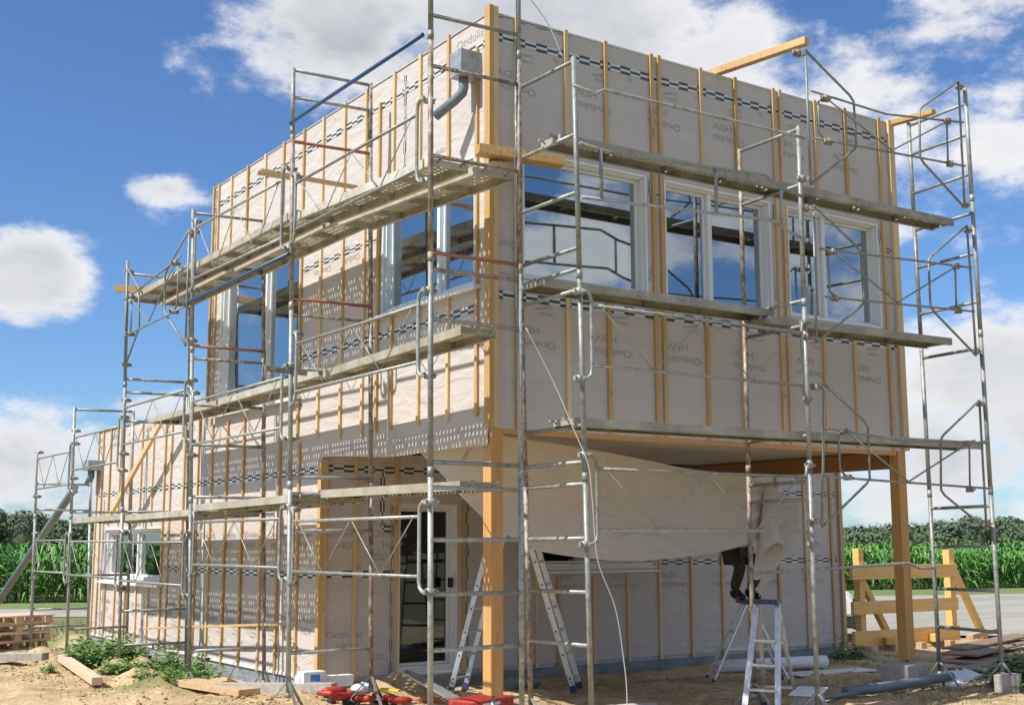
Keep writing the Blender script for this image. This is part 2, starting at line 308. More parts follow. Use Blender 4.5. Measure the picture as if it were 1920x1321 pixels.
def ground_mat():
    m = mat('sandy building ground', (.48, .365, .21), .95, noise_=[((1.1, 1.1, 1.1), (.33, .235, .13), .42, .62), ((9, 9, 9), (.56, .46, .29), .5, .72), ((34, 34, 34), (.22, .15, .085), .60, .72), ((.45, .45, .45), (.17, .20, .075), .60, .68)], bump=((22, 22, 22), .8, .03), spec=.1)
    t = m.node_tree; p = t.nodes['Principled BSDF']; old = p.inputs['Base Color'].links[0].from_socket
    g = t.nodes.new('ShaderNodeNewGeometry'); sb = t.nodes.new('ShaderNodeVectorMath'); sb.operation = 'SUBTRACT'; sb.inputs[1].default_value = (3, 4, 0)
    ln = t.nodes.new('ShaderNodeVectorMath'); ln.operation = 'LENGTH'; t.links.new(g.outputs['Position'], sb.inputs[0]); t.links.new(sb.outputs[0], ln.inputs[0])
    n = t.nodes.new('ShaderNodeTexNoise'); n.inputs['Scale'].default_value = .35; n.inputs['Detail'].default_value = 6; t.links.new(g.outputs['Position'], n.inputs[0])
    ad = t.nodes.new('ShaderNodeMath'); ad.operation = 'MULTIPLY_ADD'; ad.inputs[1].default_value = 14; t.links.new(n.outputs[0], ad.inputs[0]); t.links.new(ln.outputs['Value'], ad.inputs[2])
    mr = t.nodes.new('ShaderNodeMapRange'); mr.inputs[1].default_value = 18.5; mr.inputs[2].default_value = 21.5; t.links.new(ad.outputs[0], mr.inputs[0])
    n2_ = t.nodes.new('ShaderNodeTexNoise'); n2_.inputs['Scale'].default_value = 3; n2_.inputs['Detail'].default_value = 6; t.links.new(g.outputs['Position'], n2_.inputs[0])
    cr = t.nodes.new('ShaderNodeMix'); cr.data_type = 'RGBA'; cr.inputs[6].default_value = (.11, .14, .05, 1); cr.inputs[7].default_value = (.24, .21, .11, 1); t.links.new(n2_.outputs[0], cr.inputs[0])
    mx = t.nodes.new('ShaderNodeMix'); mx.data_type = 'RGBA'; t.links.new(mr.outputs[0], mx.inputs[0]); t.links.new(old, mx.inputs[6]); t.links.new(cr.outputs[2], mx.inputs[7]); t.links.new(mx.outputs[2], p.inputs['Base Color'])
    return m
me.materials.append(ground_mat()); go = bpy.data.objects.new('ground', me); col.objects.link(go); tag(go, kind='structure')
def sheet(name, pts, z, m, kind='structure'):
    b = MB(); b.v = [(x, y, z) for x, y in pts]; b.f = [tuple(range(len(pts)))]; b.sm = [False]
    return tag(b.build(name, m), kind=kind)
M['asphalt'] = mat('pale road surface', (.31, .30, .255), .9, noise_=[((.12, .5, .5), (.24, .23, .20), .4, .65), ((.25, 1.6, 1), (.38, .34, .27), .5, .7)], bump=((40, 40, 40), .3, .01))
M['verge'] = mat('grass verge', (.16, .22, .065), .9, noise_=[((1.4, 1.4, 1.4), (.10, .16, .045), .4, .65), ((5, 5, 5), (.25, .26, .11), .55, .75)], bump=((14, 14, 14), .9, .06))
sheet('road', [(-30, 37.2), (-30, 43), (1.8, 28.2), (4, 26.7), (27.3, 19.3), (33, 17.1), (80, 1.5), (60, -14), (15.5, 5.2), (13.2, 7.3), (9.5, 16), (2.8, 22.6), (.8, 23.6)], -.265, 'asphalt')
sheet('grass_verge', [(-60, 60), (-60, 68), (2.3, 32), (4.6, 30.3), (31, 23.0), (37, 20.4), (95, 2), (80, 1.5), (33, 17.1), (27.3, 19.3), (4, 26.7), (1.8, 28.2), (-30, 43)], -.258, 'verge')
# ------------------------------------------------------------------ corn field + far wood
def corn(name, lab):
    b = MB(); r = random.Random(3)
    A = Vector((-40, 54.5)); B = Vector((2.3, 31.4)); C = Vector((31, 22.7)); Dd = Vector((66, 11.6))
    segs = [(A, B), (B, C), (C, Dd)]
    for P, Q in segs:
        t = (Q-P); L = t.length; t.normalize(); nrm = Vector((-t.y, t.x))
        for row in range(16):
            off = row*.55 if row < 9 else 5+(row-9)*2.2
            x = 0; st = .17 if row < 3 else (.28 if row < 9 else .5)
            while x < L:
                p = P+t*x+nrm*(off+r.uniform(-.12, .12)); x += st*r.uniform(.7, 1.3)
                # keep only what the house leaves visible from anywhere near
                h = r.uniform(1.45, 1.85)+.12*math.sin(p.x*.3)+row*.006
                z0 = -.28
                b.tube([(p.x, p.y, z0), (p.x+r.uniform(-.05, .05), p.y, z0+h*.85)], [.014, .006], 3, False)
                nl = 7 if row < 3 else 5
                for k in range(nl):
                    an = (k % 2)*math.pi + r.uniform(-.7, .7) + p.x
                    zz = z0+h*(.12+.80*k/nl) if row < 3 else z0+h*(.45+.5*k/nl)
                    ln = r.uniform(.45, .75)*(1-.3*k/nl); dx, dy = math.cos(an), math.sin(an); wd = .04
                    up = r.uniform(.12, .34)
                    q = [(0, 0), (.35, up*.85), (.7, up*.7), (1, r.uniform(-.25, .1))]
                    c = [(p.x+dx*ln*u, p.y+dy*ln*u, zz+v*1.0) for u, v in q]; wds = [wd*.8, wd*1.15, wd*.9, .004]
                    n = len(b.v)
                    for (cx, cy, cz), ww in zip(c, wds): b.v += [(cx-dy*ww, cy+dx*ww, cz+.01), (cx+dy*ww, cy-dx*ww, cz-.01)]
                    for s_ in range(3): b.f.append((n+2*s_, n+2*s_+1, n+2*s_+3, n+2*s_+2)); b.sm.append(True)
    o = b.build(name, 'corn'); return tag(o, lab, 'corn', kind='stuff')
corn('corn_field', 'tall green corn standing in a field beyond the road')
def crown(b, c, rx, rz, n, r, s0, s1):
    for _ in range(n):
        while True:
            v = Vector((r.uniform(-1, 1), r.uniform(-1, 1), r.uniform(-1, 1)))
            if .25 < v.length < 1: break
        v.normalize(); v *= r.uniform(.72, 1.02)*(1+.18*fbm(v.x*2+c[0], v.y*2+c[1], v.z*2))
        p = Vector(c)+Vector((v.x*rx, v.y*rx, v.z*rz)); nn = (v+Vector((r.uniform(-.8, .8), r.uniform(-.8, .8), r.uniform(-.4, .9)))).normalized()
        a = nn.orthogonal().normalized(); bb = nn.cross(a); s_ = r.uniform(s0, s1); an = r.uniform(0, 6.3); a, bb = a*math.cos(an)+bb*math.sin(an), bb*math.cos(an)-a*math.sin(an)
        b.quad(p-a*s_, p-bb*s_*.7, p+a*s_, p+bb*s_*.7)
def far_wood():
    b = MB(); r = random.Random(11)
    def put(az0, az1, dist, h0, h1, n):
        for k in range(n):
            a = az0+(az1-az0)*(k+r.uniform(-.3, .3))/n; d = dist*r.uniform(.9, 1.15)
            t = k/n; h = h0+(h1-h0)*t; h *= r.uniform(.82, 1.12)
            x = -6.4-math.sin(a)*d; y = -9.8+math.cos(a)*d; rr = r.uniform(3.2, 5.6)
            crown(b, (x, y, h-rr*.75-.2), rr, rr*.8, 900, r, .16, .5)
            crown(b, (x+r.uniform(-3, 3), y+3, max(h*.35, 1.5)), rr*1.1, h*.45, 380, r, .25, .7)
            # dense core so no sky shows through the middle of the mass
            b.tube([(x, y, -1), (x, y, h*.55), (x, y, h-rr*.6)], [rr*.8, rr*.75, rr*.2], 7)
    # azimuths: yaw of the camera is -34.17 deg; positive angles turn left
    put(R(-9.0), R(-13.5), 300, 8.8, 8.2, 22); put(R(-13.4), R(-20), 320, 7.6, 5.6, 30)
    put(R(-20), R(-46), 270, 5, 5, 24)
    put(R(-46), R(-58.5), 300, 4.6, 6.0, 54); put(R(-52.9), R(-58.5), 280, 6.2, 6.6, 24)
    o = b.build('far_wood', 'wood'); return tag(o, 'dark green wood along the horizon beyond the corn', 'wood', kind='stuff')
far_wood()
# ------------------------------------------------------------------ the house
W, L, DD, LL, XE, ZT, ZB, ZG = 6.0, 7.5, 3.62, 12.95, 8.92, 6.75, 2.62, 3.52
house = thing('timber_house', 'two storey timber house wrapped in grey membrane with yellow battens and an overhanging upper box', 'house')
def wall(name, ax, pos, u0, u1, z0, z1, holes=(), th=.16, inward=1, m='membrane'):
    """wall sheet on plane ax=pos; thickness goes to pos+inward*th"""
    us = sorted({u0, u1, *[h[0] for h in holes], *[h[1] for h in holes]}); zs = sorted({z0, z1, *[h[2] for h in holes], *[h[3] for h in holes]})
    b = MB()
    def P(u, d, z): return (pos+inward*d, u, z) if ax == 'x' else (u, pos+inward*d, z)
    def inh(a, c): return any(h[0] < a < h[1] and h[2] < c < h[3] for h in holes)
    for i in range(len(us)-1):
        for j in range(len(zs)-1):
            if inh((us[i]+us[i+1])/2, (zs[j]+zs[j+1])/2): continue
            for d in (0, th): b.quad(P(us[i], d, zs[j]), P(us[i+1], d, zs[j]), P(us[i+1], d, zs[j+1]), P(us[i], d, zs[j+1]))
    for (a, c, e, f) in [(u0, u1, z0, z1), *holes]:
        b.quad(P(a, 0, e), P(a, th, e), P(c, th, e), P(c, 0, e)); b.quad(P(a, 0, f), P(a, th, f), P(c, th, f), P(c, 0, f))
        b.quad(P(a, 0, e), P(a, th, e), P(a, th, f), P(a, 0, f)); b.quad(P(c, 0, e), P(c, th, e), P(c, th, f), P(c, 0, f))
    return b.build(name, m, house)
WR = [(.37, 1.97, 4.10, 5.40), (2.22, 3.82, 4.10, 5.40), (4.09, 5.68, 4.10, 5.40)]
WL = [(.28, 2.2, 4.04, 5.36), (4.38, 7.08, 3.36, 5.36)]
WC = [(9.24, 12.25, .95, 1.80)]
DB = [(1.02, 1.86, .02, 2.02), (3.1, 5.14, 1.2, 1.9)]
wall('wall', 'y', 0, .004, W-.004, ZB, ZT, WR); wall('wall', 'x', 0, .002, L, ZB-.002, ZT-.002, WL)
wall('wall', 'x', W, .002, L, ZB-.002, ZT-.002, inward=-1); wall('wall', 'y', L-.003, .004, W-.004, ZB+.002, ZT-.004, inward=-1)
wall('wall', 'x', .001, DD+.004, LL-.004, 0, ZB-.003, [h for h in WC]); wall('wall', 'x', .001, L+.002, LL, ZB-.003, ZG)
wall('wall', 'y', DD, .0, XE, .001, ZB-.004, DB); wall('wall', 'y', DD+.001, W+.01, XE, ZB-.004, ZG)
wall('wall', 'x', XE, DD+.002, LL, 0, ZG, inward=-1); wall('wall', 'y', LL, .005, XE-.005, 0, ZG-.003, inward=-1)
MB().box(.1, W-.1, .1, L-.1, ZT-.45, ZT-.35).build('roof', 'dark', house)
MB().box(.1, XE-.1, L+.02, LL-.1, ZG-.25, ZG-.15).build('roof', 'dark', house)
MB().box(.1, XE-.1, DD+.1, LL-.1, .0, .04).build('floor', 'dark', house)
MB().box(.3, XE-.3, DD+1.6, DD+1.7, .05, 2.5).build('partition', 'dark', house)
ceil = MB().box(.02, W-.02, .02, DD-.01, ZB+.02, ZB+.14).build('soffit', 'membrane', house)
MB().box(.16, W-.17, .05, .42, ZB+.002, ZB+.0185).build('soffit_panel', 'osb', house)
MB().box(.01, W-.17, .003, .048, ZB-.05, ZB+.016).build('edge_lath', 'glulam', house)
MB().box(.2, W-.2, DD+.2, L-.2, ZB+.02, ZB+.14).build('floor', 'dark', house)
MB().box(W-.16, W-.01, .16, DD-.01, ZB-.2, ZB+.015).build('edge_beam', 'beam', house, .004)
# roof edge strips
MB().box(-.01, W+.01, -.012, .02, ZT, ZT+.012).build('roof_edge', 'pvc', house)
MB().box(-.012, .02, .021, L, ZT-.001, ZT+.01).build('roof_edge', 'membrane', house)
MB().box(-.02, .05, L+.01, LL, ZG, ZG+.02).build('roof_edge', 'zinc', house)
# plinths
MB().box(.015, .2, DD+.01, LL, -.6, -.003).build('plinth', 'foil', house)
MB().box(0.02, XE-.01, DD+.02, DD+.2, -.6, -.004).build('plinth', 'plinth', house)
MB().box(.016, XE-.005, DD+.012, DD+.019, -.05, 0.0005).build('base_strip', 'zinc', house)
MB().box(-.012, .014, DD+.02, LL, -.035, 0.0).build('base_strip', 'pvc', house)
# battens
bw, bt = .045, .03
def bat_r(x, z0, z1, w_=bw, y=0, t=bt, m='pine'):
    j = rnd.uniform(-.006, .006)
    return MB().box(x-w_/2, x+w_/2, y-t, y-.001, z0+j, z1+j).build('batten', m, house, .002)
def bat_l(y, z0, z1, w_=bw, t=bt, m='pine'):
    j = rnd.uniform(-.012, .012)
    return MB().hexa([(-t, y-w_/2, z0+j), (-.001, y-w_/2, z0+j), (-.001, y+w_/2, z0+j), (-t, y+w_/2, z0+j), (-t, y-w_/2+j*.7, z1+j), (-.001, y-w_/2+j*.7, z1+j), (-.001, y+w_/2+j*.7, z1+j), (-t, y+w_/2+j*.7, z1+j)]).build('batten', m, house, .002)
for x in (.30, 2.06, 2.17, 3.92, 4.03, 5.77): bat_r(x, 2.63, ZT+.03)
for x in (.91, 1.43, 2.78, 3.31, 4.62, 5.15): bat_r(x, 5.46, ZT+.03); bat_r(x, 2.63, 4.02)
for y in (.23, 2.28): bat_l(y, 2.74, 6.5 if y > 1 else 6.45)
for y in (.77, 1.36, 1.95): bat_l(y, 5.44, ZT+.02); bat_l(y, 2.75, 3.98)
for y in (2.62, 3.16): bat_l(y, 2.72, ZT+.02)
for y in (3.76, 4.32): bat_l(y, 2.80, ZT+.02)
for y in (4.95, 5.56, 6.17, 6.78): bat_l(y, 5.42, ZT+.02)
for y in (7.28, 7.5-.022): bat_l(y, 3.2, ZT+.03)
for y in (4.25, 4.84, 5.38, 6.02, 6.62, 7.2): bat_l(y, -.05, 3.22 if y > 4.4 else 2.75)
for y in (7.74, 8.32, 8.92, 9.2, LL-.13, LL-.42): bat_l(y, -.03, ZG+.03 if y < 12 else ZG-.02)
for y in (9.78, 10.36, 10.94, 11.51, 12.07): bat_l(y, -.02, .88); bat_l(y, 1.86, ZG+.02)
for x in (.43, .99, 2.86, 3.07, 6.36, 7.51, 8.11, 8.69): bat_r(x, -.04, 2.58, y=DD)
for x in (3.42, 4.01, 4.60): bat_r(x, -.04, 1.1, y=DD); bat_r(x, 1.97, 2.58, y=DD)
for x in (5.17, 5.76): bat_r(x, -.04, 2.58, y=DD)
bat_r(6.9, -.04, 2.58, y=DD)
bat_r(1.95, .0, 2.05, y=DD, w_=.05)
bat_r(XE-.03, -.06, ZG, y=DD, w_=.07, t=.05); 
# corner boards
MB().box(-.05, -.001, -.05, .045, ZB+.01, ZT+.06).build('corner_board', 'pine', house, .003)
MB().box(.0, .06, -.05, -.001, ZB+.01, ZT+.055).build('corner_board', 'pine', house, .003)
MB().box(W-.07, W+.03, -.045, -.001, ZB+.01, ZT+.03).build('corner_board', 'pine', house, .003)
MB().box(-.045, -.001, DD-.045, DD+.04, -.09, 2.52).build('corner_board', 'pine', house, .003)
MB().box(.0, .05, DD-.046, DD-.001, -.09, 2.52).build('corner_board', 'pine', house, .003)
# posts
def post(x, y, zb):
    p = MB().box(x, x+.14, y, y+.14, zb, ZB).build('post', 'glulam', house, .006)
    MB().tube([(x+.07, y+.07, -.3), (x+.07, y+.07, zb)], .02, 10).build('post_base', 'galv', p)
post(0.0, 0.0, .16); post(W-.145, .0, .17)
# cladding membrane hanging below the box on the left
b = MB()
def hangf(u, v):
    y = .02+u*(DD-.05); lo = 2.45+.1*(1-(2*u-1)**2)*-.3+.05*math.sin(u*9)*.3+.09*u
    return (-.006-.02*math.sin(v*2)*(1+.4*math.sin(y*5)), y, ZB+.02+(lo-ZB-.02)*v)
b.grid(hangf, 40, 5); b.build('membrane_flap', 'sheet', house)
# tapes
def tape(ax, pos, u0, u1, z, h=.075, vert=False):
    me_ = bpy.data.meshes.new('tape'); 
    n = max(2, int(abs(u1-u0)/.5)); vs = []; fs = []; uvs = []
    for i in range(n+1):
        u = u0+(u1-u0)*i/n; wob = .006*math.sin(u*5.1)
        for k in (0, 1):
            if vert: a, c = z+wob+h*(k-.5), u
            else: a, c = u, z+wob+h*(k-.5)
            vs.append((pos, a, c) if ax == 'x' else (a, pos, c)); uvs.append((u, k))
    for i in range(n): fs.append((2*i, 2*i+2, 2*i+3, 2*i+1))
    me_.from_pydata(vs, [], fs); l = me_.uv_layers.new(name='UVMap')
    for p in me_.polygons:
        for li in p.loop_indices: l.data[li].uv = uvs[me_.loops[li].vertex_index]
    me_.materials.append(M['tape']); o = bpy.data.objects.new('sealing_tape', me_); col.objects.link(o); o.parent = house
tape('y', -.004, .07, W-.05, 6.51, .085); tape('y', -.004, .07, W-.05, 3.905, .085)
tape('x', -.004, .06, L-.05, 6.46); tape('x', -.004, .3, 4.35, 3.80); tape('x', -.004, 4.33, 4.36, 5.0)
tape('x', -.005, ZB, ZT-.02, .085, .05, True); tape('x', -.005, 5.4, ZT-.1, 1.72, .05, True); tape('x', -.005, 3.2, 6.7, 7.4, .05, True)
tape('x', -.0045, 2.36, 4.36, 4.92, .06)
tape('x', -.004, DD+.05, LL-.15, 2.40); tape('x', -.004, DD+.05, 9.1, 1.17)
tape('y', DD-.004, .08, 1.85, 2.42, .08); tape('y', DD-.004, .08, .95, 1.18, .08); tape('y', DD-.005, 1.75, 2.4, .80, .06, True); tape('y', DD-.0045, .8, 1.05, 1.72, .08)
tape('y', DD-.004, 5.2, XE-.1, 1.27, .07); tape('y', DD-.004, 5.2, XE-.1, 2.28, .07)
tape('y', DD-.005, .0, 2.0, .93, .035, True); tape('y', DD-.005, .0, 2.1, 2.0, .05, True); tape('y', DD-.005, 0, 2.1, 2.80, .04, True)
for x in (2.12, 3.98): tape('y', -.004, x-.12, x+.12, 5.22, .06); tape('y', -.0045, 5.1, 5.38, x-.1, .04, True)
tape('y', -.0045, 5.15, 5.4, 5.70, .04, True); tape('y', -.004, 5.83, 5.95, 5.1, .06); tape('y', -.004, .07, 1, 6.735, .03)
# lettering
_tc = {}
def glyphs(s):
    if s not in _tc:
        cu = bpy.data.curves.new('t', 'FONT'); cu.body = s; cu.size = 1; cu.align_x = 'CENTER'; cu.resolution_u = 3
        o = bpy.data.objects.new('t', cu); col.objects.link(o); dg = bpy.context.evaluated_depsgraph_get(); mm = o.evaluated_get(dg).to_mesh()
        _tc[s] = ([tuple(v.co[:2]) for v in mm.vertices], [tuple(p.vertices) for p in mm.polygons])
        o.evaluated_get(dg).to_mesh_clear(); bpy.data.objects.remove(o); bpy.data.curves.remove(cu)
    return _tc[s]
def write(b, s, ax, pos, u, z, size, flip=False, wide=1.25, rot=0):
    vs, fs = glyphs(s); n = len(b.v); sg = -1 if flip else 1; c, s_ = math.cos(rot), math.sin(rot)
    for x, y in vs:
        x, y = x*wide*size*sg, y*size*sg; x, y = x*c-y*s_, x*s_+y*c
        b.v.append((pos, u-x, z+y) if ax == 'x' else (u+x, pos, z+y))
    for f in fs: b.f.append(tuple(n+i for i in f)); b.sm.append(False)
PRINTS = []
def prints(ax, pos, u0, u1, z, flip, skip=(), parent=house, per=.97):
    b = MB(); u = u0; k = 0
    while u < u1:
        if not any(a < u < c for a, c in skip):
            if flip:
                write(b, 'Onduliss', ax, pos, u, z+.07, .11, True); write(b, 'HDV', ax, pos, u-.09 if ax == 'y' else u+.09, z+.21, .11, True)
                write(b, 'Onduliss', ax, pos, u+.1, z+.42, .05, True, rot=.15); write(b, 'Onduline', ax, pos, u+.12, z+.36, .04, True)
                write(b, 'E2', ax, pos, u+.5, z+.46, .06, True)
            else:
                write(b, 'Onduliss', ax, pos, u, z, .11); write(b, 'HDV', ax, pos, u+.04, z-.14, .11)
                write(b, 'Onduliss', ax, pos, u+.42, z-.22, .045, rot=-.15); write(b, 'Onduline', ax, pos, u+.44, z-.27, .04); write(b, 'E2', ax, pos, u+.2, z-.38, .06)
        u += per; k += 1
    PRINTS.append((ax, pos, b))
P1_ = -.0025
prints('y', P1_, .52, W-.2, 3.42, True); prints('y', P1_, .3, W-.2, 5.98, True); 
b = MB(); write(b, 'Ondu', 'y', P1_, .17, 4.45, .11, True); write(b, 'Onduliss', 'y', P1_, .18, 4.13, .045, True); write(b, 'HDV', 'y', P1_, 2.07, 4.38, .11, rot=1.2)
write(b, 'HDV', 'y', P1_, 3.93, 4.38, .11, rot=1.2); write(b, 'Onduliss', 'y', P1_, 5.83, 4.5, .05, rot=1.3); PRINTS.append(('', 0, b))
prints('x', P1_, .55, 2.3, 3.42, True); prints('x', P1_, 3.0, 4.3, 4.78, True, per=.75); prints('x', P1_, 3.4, 4.2, 3.42, True)
b = MB(); write(b, 'Onduliss', 'x', P1_, .36, 6.56, .13); write(b, 'Onduliss', 'x', P1_, 1.02, 5.55, .09); write(b, 'HDV', 'x', P1_, .92, 5.45, .08); write(b, 'Ondu', 'x', P1_, .13, 5.4, .1)
write(b, 'HDV', 'x', P1_, 2.33, 4.6, .1, rot=1.4); PRINTS.append(('', 0, b))
prints('x', P1_, 3.95, 9.0, .62, False, per=.6); prints('x', P1_, 4.1, 9.0, 1.62, False, per=.8); prints('x', P1_, 9.6, 12.4, .55, False, per=.8); prints('x', P1_, 8.2, 12.8, 3.2, True, per=.9)
prints('y', DD+P1_, .32, .9, .45, False, per=.8); prints('y', DD+P1_, .3, 1.0, 1.62, False, per=.6); prints('y', DD+P1_, .75, .9, 2.1, True)
prints('y', DD+P1_, 3.6, XE-.2, .92, True, per=.93)
# the print belongs to the membrane: put it into the mesh of the wall it lies on
def merge_prints():
    walls = [o for o in house.children if o.name.split('.')[0] == 'wall']
    data = {o: ([tuple(v.co) for v in o.data.vertices], [tuple(p.vertices) for p in o.data.polygons], [0]*len(o.data.polygons)) for o in walls}
    for _, _, b in PRINTS:
        for f in b.f:
            P = [b.v[i] for i in f]; c = [sum(p[k] for p in P)/len(P) for k in range(3)]
            best = None
            for o in walls:
                bb = o.bound_box; lo = [min(q[k] for q in bb)-.008 for k in range(3)]; hi = [max(q[k] for q in bb)+.008 for k in range(3)]
                if all(lo[k] <= c[k] <= hi[k] for k in range(3)): best = o; break
            if best is None: continue
            vs, fs, mi = data[best]; n = len(vs); vs += P; fs.append(tuple(range(n, n+len(P)))); mi.append(1)
    for o, (vs, fs, mi) in data.items():
        me = bpy.data.meshes.new('wall'); me.from_pydata(vs, [], fs); me.materials.append(M['membrane']); me.materials.append(M['ink'])
        me.polygons.foreach_set('material_index', mi); me.update(); o.data = me
merge_prints()
# windows -------------------------------------------------------------
def frame_rect(b, ax, pos, u0, u1, z0, z1, fw, d0, d1):
    """four frame members around a rectangle; depth from d0 to d1 measured inwards"""
    def bx(a, c, e, f):
        if ax == 'x': b.box(pos+d0, pos+d1, a, c, e, f)
        else: b.box(a, c, pos+d0, pos+d1, e, f)
    bx(u0, u1, z0, z0+fw); bx(u0, u1, z1-fw, z1); bx(u0, u0+fw, z0+fw, z1-fw); bx(u1-fw, u1, z0+fw, z1-fw)
def window(ax, pos, u0, u1, z0, z1, mull=(), m='pvc', fw=.04, sill=True, inset=.085, sash=True):
    fr = MB(); frame_rect(fr, ax, pos, u0, u1, z0, z1, fw, inset-.052, inset+.09)
    o = thing_part('window')
    fr.build('frame', m, o, .004)
    rv = MB()
    for (a, c, e, f) in ((u0-.001, u0+.022, z0, z1), (u1-.022, u1+.001, z0, z1), (u0+.022, u1-.022, z1-.022, z1+.001), (u0+.022, u1-.022, z0-.001, z0+.022)):
        if ax == 'x': rv.box(pos-.008, pos+inset-.054, a, c, e, f)
        else: rv.box(a, c, pos-.008, pos+inset-.054, e, f)
    rv.build('reveal', m, o, .002)
    cuts = [u0+fw]
    for c in mull: cuts += [c-.03, c+.03]
    cuts.append(u1-fw)
    for c in mull:
        mb = MB()
        if ax == 'x': mb.box(pos+inset-.03, pos+inset+.08, c-.029, c+.029, z0+fw, z1-fw)
        else: mb.box(c-.029, c+.029, pos+inset-.03, pos+inset+.08, z0+fw, z1-fw)
        mb.build('mullion', m, o, .004)
    for i in range(0, len(cuts), 2):
        a, c = cuts[i], cuts[i+1]; e, f = z0+fw, z1-fw
        if sash:
            sb = MB(); frame_rect(sb, ax, pos, a+.002, c-.002, e+.002, f-.002, .032, inset+.012, inset+.07); sb.build('sash', m, o, .003)
            a += .033; c -= .033; e += .033; f -= .033
        g = MB(); d = pos+inset+.035
        if ax == 'x': g.box(d, d+.012, a, c, e, f)
        else: g.box(a, c, d, d+.012, e, f)
        g.build('pane', 'glass' if DD != pos else 'glassdark', o)
    if sill:
        s_ = MB()
        if ax == 'x': s_.hexa([(pos-.10, u0-.12, z0-.07), (pos+.04, u0-.12, z0-.045), (pos+.04, u1+.1, z0-.045), (pos-.10, u1+.1, z0-.07), (pos-.10, u0-.12, z0-.03), (pos+.04, u0-.12, z0-.002), (pos+.04, u1+.1, z0-.002), (pos-.10, u1+.1, z0-.03)])
        else: s_.hexa([(u0-.02, pos-.03, z0-.06), (u1+.02, pos-.03, z0-.06), (u1+.02, pos+.04, z0-.04), (u0-.02, pos+.04, z0-.04), (u0-.02, pos-.03, z0-.03), (u1+.02, pos-.03, z0-.03), (u1+.02, pos+.04, z0-.002), (u0-.02, pos+.04, z0-.002)])
        s_.build('sill', 'pvc', o, .004)
    return o
def thing_part(name):
    o = bpy.data.objects.new(name, None); col.objects.link(o); o.parent = house; o.empty_display_size = .2; return o
window('y', 0, *WR[0]); window('y', 0, *WR[1], mull=(2.93,)); window('y', 0, *WR[2], mull=(4.76,))
window('x', 0, WL[0][0], WL[0][1], WL[0][2], WL[0][3], mull=(1.07,), m='bluepvc', fw=.045, inset=.075)
window('x', 0, *WL[1], mull=(5.56,), fw=.05, inset=.075); window('x', 0, *WC[0], mull=(10.6,), fw=.07)
dr = window('y', DD, *DB[0], fw=.055, sill=False); window('y', DD, *DB[1], fw=.07)
dr.name = 'door'; MB().box(1.72, 1.78, DD-.05, DD-.01, 1.0, 1.12).build('handle', 'black', dr, .004)
MB().box(.98, 1.90, DD-.03, DD+.1, -.02, .017).build('threshold', 'pvc', dr, .004)
# rainwater boxes
def hopper(x0, x1, y0, y1, z0, z1, pts, rad, mpipe='greypipe'):
    h = MB().box(x0, x1, y0, y1, z0, z1).build('rainwater_hopper', 'zinc', house, .004)
    MB().tube(pts, rad, 14).build('downpipe', mpipe, h)
    return h
hopper(-.25, -.002, .16, .37, 6.12, 6.38, [(-.15, .27, 6.13), (-.15, .27, 6.02), (-.155, .28, 5.97), (-.20, .36, 5.90), (-.30, .56, 5.78)], .05)
h2 = MB().box(-.28, -.002, 12.5, 12.86, 2.83, 3.0).build('rainwater_hopper', 'zinc', house, .004)
MB().tube([(-.15, 12.75, 2.84), (-.15, 12.75, 2.72), (-.16, 12.9, 2.6)], .06, 12).build('downpipe', 'greypipe', h2)
# clutter seen dimly behind the glass door
tag(MB().box(1.15, 1.22, DD+.45, DD+.52, .04, 1.4).box(1.15, 1.8, DD+.45, DD+.5, 1.38, 1.44).box(1.15, 1.8, DD+.45, DD+.5, .7, .74).build('steel_trestle', 'rubber'), 'black steel trestle standing behind the glass door', 'trestle')
b = MB(); rr_ = random.Random(2)
b.grid(lambda u, v: (1.5+.32*math.cos(u*6.283)*math.sin(v*3.14)*(1+.2*fbm(u*4, v*4)), DD+.85+.25*math.sin(u*6.283)*math.sin(v*3.14), .35-.3*math.cos(v*3.14)+.04*fbm(u*6, v*5, 1)), 16, 10)
tag(b.build('plastic_sack', 'whiteplastic'), 'crumpled white sack on the floor behind the glass door', 'sack')
